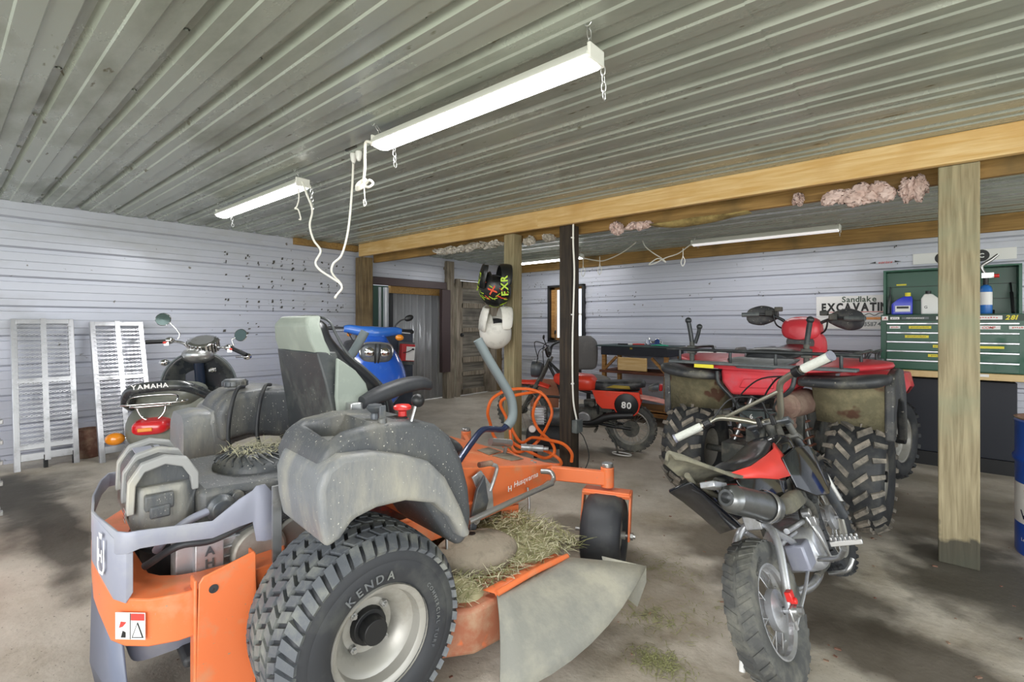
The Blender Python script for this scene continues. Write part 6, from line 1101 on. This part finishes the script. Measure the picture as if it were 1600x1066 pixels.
# signs on the far wall
t = thing('company_banner', 'white banner reading Sandlake EXCAVATING stuck to the far wall beside the chest', 'sign', (-.60, FY-.012, 1.245)); mb = MB(); mb.box((0, 0, .09), (.62, .006, .20)); mb.build('sheet', 'label_white', t); mb = MB(); mb.box((.0, 0, -.07), (.62, .005, .115)); mb.build('phone_strip', 'label_white', t)
mat('text_green', '3d5240', .5); text('Sandlake', .075, TM((.04, -.0045, .13), (1, 0, 0), (0, 0, 1)), 'text_green', t, bold=.02, sx=.95); text('EXCAVATING', .105, TM((.03, -.0045, .045), (1, 0, 0), (0, 0, 1)), 'ink_black', t, bold=.05, sx=.74)
mb = MB(); mb.box((.0, -.0045, .034), (.56, .001, .005)); mb.build('red_underline', 'ink_red', t); mb = MB(); mb.box((.1, -.0045, -.028), (.42, .001, .024)); mb.build('orange_stripe', 'lens_amber', t); mb = MB(); mb.tube([(.08, -.005, .0), (.12, -.005, .018), (.16, -.005, .0), (.2, -.005, .022), (.24, -.005, .02), (.28, -.005, .0)], .003); mb.build('excavator_drawing', 'ink_black', t)
text('2351174', .055, TM((.13, -.0045, -.10), (1, 0, 0), (0, 0, 1)), 'rack_gray', t)
t = thing('red_sticker', 'small red and black winged sticker high on the far wall', 'sticker', (-.36, FY-.010, 1.735)); mb = MB(); mb.box((0, 0, 0), (.001, .001, .001)); mb.build('base', 'ink_red', t); text('vortex', .035, TM((0, -.002, -.01), (1, 0, 0), (0, 0, 1)), 'ink_red', t, slant=.3); 
for s in (-1, 1): mb = MB(); mb.add([(s*.12, -.002, .0), (s*.07, -.002, .012), (s*.07, -.002, -.004)], [(0, 1, 2)]); mb.build('wing', 'ink_black', t)
t = thing('white_sticker', 'long white sticker with black emblem on the wall above the tool chest', 'sticker', (.17, FY-.010, 1.745)); mb = MB(); mb.box((0, 0, 0), (.66, .004, .095)); mb.build('sheet', 'white_paint', t, bev=.001); 
for x, ch in ((-.13, 'S'), (.12, 'C')): mb = MB(); mb.lathe([(.05, 0), (.001, .001)], (x, -.003, -.005), (0, -1, 0), 24); mb.build('black_oval', 'ink_black', t); text(ch, .05, TM((x, -.0055, -.022), (1, 0, 0), (0, 0, 1)), 'label_white', t, bold=.03)
# ================================================================ oil drum
mat('drum_blue', '1f4fb0', .3, dirt='2e5aa8', dscale=5, damt=.3); mat('drum_white', 'eceae4', .4)
t = thing('oil_drum', 'blue steel oil drum with white label band at the right border', 'drum', (.49, 3.64, 0)); Rd = .182
mb = MB(); mb.lathe([(.001, .01), (Rd-.01, .01), (Rd-.004, 0), (Rd, .012), (Rd, .15), (Rd-.001, .16), (Rd-.001, .36), (Rd, .37), (Rd, .46), (Rd+.010, .475), (Rd+.010, .49), (Rd, .505), (Rd, .66), (Rd+.004, .672), (Rd-.002, .68)], (0, 0, 0), 'z', 48); mb.build('shell', 'drum_blue', t, ang=50); mb = MB(); mb.lathe([(Rd, .16), (Rd, .36)], (0, 0, 0), 'z', 48); band = mb.build('label_band', 'drum_white', t)
mb = MB(); mb.lathe([(Rd-.002, .68), (Rd+.004, .688), (Rd-.008, .688), (Rd-.008, .62), (.001, .62)], (0, 0, 0), 'z', 48); mb.build('lid', 'rust', t)
def drum_text(tx, size, z, a0, m):
    mb = MB(); a = a0
    for ch in tx:
        vs, fs, mn, wd = glyph(ch, .02); mb.add([V((Rd+.0015)*math.cos(a+(v.x-mn)*size/Rd), (Rd+.0015)*math.sin(a+(v.x-mn)*size/Rd), z+v.y*size) for v in vs], fs); a += (wd-mn+.08)*size/Rd
    mb.build('lettering', m, band, flat=True)
# leftmost visible face of the drum points back to the viewer's left
va = math.atan2(-3.64, -.49); drum_text('Valvoline', .062, .185, va-1.02, 'navy'); drum_text('Lexington', .022, .075, va-.98, 'label_white')
mb = MB()
for q in (((-.90, .33), (-.84, .33), (-.72, .25), (-.72, .22)), ((-.72, .22), (-.72, .25), (-.55, .34), (-.50, .34))): mb.add([((Rd+.001)*math.cos(va+a), (Rd+.001)*math.sin(va+a), z) for a, z in q], [(0, 1, 2, 3)])
mb.build('red_chevron', 'ink_red', band, flat=True, solid=.001)
# ================================================================ air compressor and orange hose between the two posts
t = thing('air_compressor', 'small black air compressor with gauge and silver coupler tangled in the orange hose', 'compressor', (-2.52, 3.44, zf(-2.52)), DEG(40.5))
mb = MB(); mb.cyl((-.16, 0, .16), (.16, 0, .16), .10, n=28); mb.ell((-.16, 0, .16), (.04, .10, .10)); mb.ell((.16, 0, .16), (.04, .10, .10)); mb.build('air_tank', 'tyre_black', t); mb = MB(); mb.cyl((-.02, 0, .34), (.15, 0, .34), .075, n=24); mb.build('motor', 'gunmetal', t, bev=.006)
mb = MB(); mb.box((-.09, 0, .35), (.09, .10, .14))
for k in range(6): mb.box((-.09, 0, .30+.022*k), (.12, .13, .006))
mb.build('cylinder_head', 'alu', t, bev=.002); mb = MB(); mb.cyl((-.15, -.10, .26), (-.15, -.13, .26), .032, n=24); gg = mb.build('gauge', 'steel', t); mb = MB(); mb.cyl((-.15, -.131, .26), (-.15, -.132, .26), .027, n=24); mb.build('gauge_face', 'label_white', gg)
mb = MB(); mb.tube([(-.12, 0, .42), (-.10, 0, .50), (.10, 0, .50), (.14, 0, .42)], .011); mb.build('handle', 'black', t)
for x in (-.12, .12):
    for y in (-.07, .07): mb = MB(); mb.box((x, y, .035), (.03, .02, .07)); mb.build('foot', 'black', t)
mat('hose_orange', 'f0702a', .35)
def path(label, name, cat, pts, r, m, k=6, group=None): mb = MB(); mb.tube([at(*p) for p in pts], r, 8, k); return tag(mb.build(name, m), label, cat, group)
path('long orange air hose looped in big untidy coils around the compressor and posts', 'air_hose', 'hose', [(893, 722, 3.75), (893, 708, 3.74), (880, 694, 3.75), (858, 688, 3.85), (832, 684, 4.05), (812, 690, 4.0), (790, 650, 4.0), (782, 632, 3.98), (790, 622, 3.98), (815, 616, 4.0), (845, 613, 4.05), (836, 632, 4.05), (833, 652, 4.05), (842, 672, 4.05), (862, 692, 3.85), (866, 708, 3.75), (852, 716, 3.8), (835, 710, 3.9), (815, 700, 3.95), (800, 690, 4.0), (797, 672, 4.0), (801, 700, 3.95), (815, 706, 3.95), (840, 690, 4.05), (858, 660, 4.0), (862, 640, 4.0), (850, 618, 4.0), (830, 609, 4.0), (805, 608, 4.0), (785, 613, 3.95), (768, 625, 3.9), (762, 645, 3.9), (766, 662, 3.95), (772, 682, 3.98), (790, 700, 3.98), (808, 712, 3.95), (830, 722, 3.85), (860, 726, 3.75), (876, 726, 3.7), (872, 716, 3.7), (850, 704, 3.85), (822, 700, 3.95)], .0125, 'hose_orange', 8)
small('air_nozzle', 'silver air tool with cylindrical body lying against the compressor foot', 'air tool', at(833, 699, 3.78), 'alu', lambda mb: [mb.cyl((-.07, -.06, .0), (.06, .05, -.01), .024), mb.cyl((.06, .05, -.01), (.09, .075, -.012), .015)], bev=.003)
t = thing('terracotta_tub', 'terracotta coloured tub on the floor behind the trail bike fork', 'tub', (-3.25, 4.35, zf(-3.25))); mat('terracotta', 'c08468', .8, dirt='a87860', dscale=6, damt=.4); mb = MB(); mb.lathe([(.001, 0), (.14, 0), (.17, .40), (.18, .40), (.18, .44), (.165, .44), (.15, .05), (.001, .03)], (0, 0, 0), 'z', 32); mb.build('tub_body', 'terracotta', t)
# conduit and socket on the dark post
t = thing('junction_box', 'small grey junction box with a pale cable on the side of the dark post', 'junction box', (-2.108, 3.245, .375)); mb = MB(); mb.box((.0, 0, 0), (.045, .09, .10)); mb.build('box', 'rack_gray', t, bev=.004)
mb = MB(); mb.tube([(-.008, -.045, 1.56), (-.008, -.045, 1.40), (-.008, -.03, 1.2), (-.008, -.04, .95), (-.010, -.05, .7), (-.010, -.052, .45), (-.010, -.04, .2), (.0, -.01, .05)], .007, 8, 8); c_ = mb.build('cable', 'cord_white', t)
for z in (1.45, .86, .33): mb = MB(); mb.box((-.014, -.045, z), (.012, .028, .010)); mb.build('cable_clip', 'white_plastic', c_)
mb = MB(); mb.tube([(.0, .03, -.05), (.03, .05, -.10), (.08, .04, -.22), (.07, 0, -.32), (.02, -.02, -.368)], .004); mb.build('black_lead', 'black', t)
# cords hanging from the ceiling
path('white cord drooping from the left shop light in a wavy line', 'extension_cord', 'cord', [(472, 284, 2.86), (480, 305, 2.85), (488, 328, 2.84), (484, 352, 2.83), (490, 375, 2.82), (501, 392, 2.81), (493, 410, 2.80), (500, 422, 2.80), (518, 434, 2.79), (531, 443, 2.78), (534, 451, 2.78), (527, 460, 2.78), (523, 466, 2.76)], .006, 'cord_white')
path('white cord hanging from the ceiling socket and meeting the drooping cord', 'extension_cord', 'cord', [(552, 250, 2.66), (551, 280, 2.68), (549, 310, 2.70), (546, 345, 2.72), (541, 375, 2.74), (533, 400, 2.76), (521, 412, 2.77), (518, 424, 2.78), (524, 434, 2.81), (530, 440, 2.82), (534, 446, 2.82)], .006, 'cord_white')
path('white cord looping from the nearest shop light down to a knotted bundle', 'extension_cord', 'cord', [(583, 224, 2.22), (572, 222, 2.24), (570, 240, 2.26), (570, 262, 2.28), (568, 284, 2.3)], .0065, 'cord_white')
small('cord_bundle', 'knotted bundle of white cord hanging beneath the nearest shop light', 'cord', at(568, 290, 2.3), 'cord_white', lambda mb: [mb.tube([(.035*math.cos(a)-.02, .035*math.sin(a)*.4, .02*math.sin(a)+.005*i) for a in [2*PI*k/10 for k in range(10)]], .005, 6, 3, closed=True) for i in range(4)]+[mb.tube([(.0, 0, .0), (.04, 0, -.015), (.06, .01, .0), (.05, 0, .015), (.02, 0, .005)], .006)])
path('thin pull string hanging straight down left of the lamp chain', 'pull_cord', 'cord', [(570, 232, 2.24), (570, 260, 2.24), (569, 290, 2.24), (570, 310, 2.24), (572, 318, 2.24), (569, 322, 2.24), (568, 312, 2.24)], .0025, 'cord_white')
path('short knotted pull string hanging from the left shop light', 'pull_cord', 'cord', [(466, 292, 2.9), (467, 310, 2.9), (464, 322, 2.9), (461, 326, 2.9), (466, 328, 2.9), (470, 342, 2.9), (467, 343, 2.9)], .004, 'cord_white')
t = thing('ceiling_socket', 'ceiling socket with two white plugs left of the nearest shop light', 'socket', at(556, 236, 2.62)+V(0, 0, 0)); mb = MB(); mb.box((0, 0, .01), (.10, .07, .02)); mb.build('plate', 'gunmetal', t, bev=.003)
for x in (-.022, .028): mb = MB(); mb.lathe([(.016, 0), (.018, -.02), (.014, -.045), (.007, -.06)], (x, 0, 0), 'z', 14); mb.build('plug', 'white_plastic', t)
path('white cord slung along the rear bay from the back shop light', 'extension_cord', 'cord', [(910, 403, 5.9), (930, 407, 5.8), (945, 407, 5.7), (970, 396, 5.6), (990, 382, 5.5), (1001, 372, 5.4), (1008, 385, 5.35), (1020, 395, 5.3), (1034, 404, 5.3), (1040, 410, 5.3), (1028, 404, 5.3), (1014, 413, 5.3), (1022, 412, 5.28), (1040, 403, 5.25), (1060, 396, 5.2), (1078, 383, 5.1), (1084, 381, 5.15)], .006, 'cord_white')
for i, (x, y, z_, lb) in enumerate([(911, 408, 5.85, 'white pull string under the far back shop light'), (937, 405, 5.72, 'small white cord knot hanging right of the far back shop light'), (1067, 392, 5.15, 'white pull string hanging at the left end of the dim shop light')]):
    path(lb, 'pull_cord', 'cord', [(x, y-4, z_), (x, y+8, z_), (x-3, y+18, z_), (x, y+24, z_), (x+3, y+16, z_), (x, y+8, z_)], .004, 'cord_white')
# loose grass and litter on the slab
mb = MB(); rr = random.Random(11)
for (cx, cy, rx, ry, n) in ((-.72, 1.62, .14, .10, 330), (-.85, 1.85, .22, .15, 200), (-.55, 1.45, .12, .10, 160), (-1.0, 2.25, .25, .2, 120), (-.62, 2.05, .3, .2, 90), (-1.25, 1.55, .3, .2, 160), (-.35, 1.55, .2, .1, 70)):
    for _ in range(n):
        a = rr.uniform(0, 2*PI); q = math.sqrt(rr.random())*rr.uniform(.3, 1); grass(mb, cx+rx*q*math.cos(a), cx+rx*q*math.cos(a)+.001, cy+ry*q*math.sin(a), cy+ry*q*math.sin(a)+.001, .001, 1, .035, 0, rr)
tag(mb.build('grass_litter', 'grass_green', flat=True), 'loose grass clippings scattered on the slab between mower and pit bike', 'grass', kind='stuff')
mb = MB()
for _ in range(260):
    x = rr.uniform(-3.4, 1.2); y = rr.uniform(.4, 4.6); s = rr.uniform(.003, .010); mb.box((x, y, zf(x)+s*.2+.0005), (s*rr.uniform(1, 2.5), s, s*.4), (0, 0, rr.uniform(0, 3)))
tag(mb.build('floor_debris', 'rust', flat=True), 'small bits of grit and chaff strewn over the concrete slab', 'debris', kind='stuff')
small('hose_offcut', 'flat white ring of tubing on the slab beside the kickstand of the trail bike', 'ring', (-2.12, 3.98, .012), 'white_plastic', lambda mb: mb.tube([(.09*math.cos(a), .045*math.sin(a), 0) for a in [2*PI*k/16 for k in range(16)]], .006, 6, 2, closed=True))
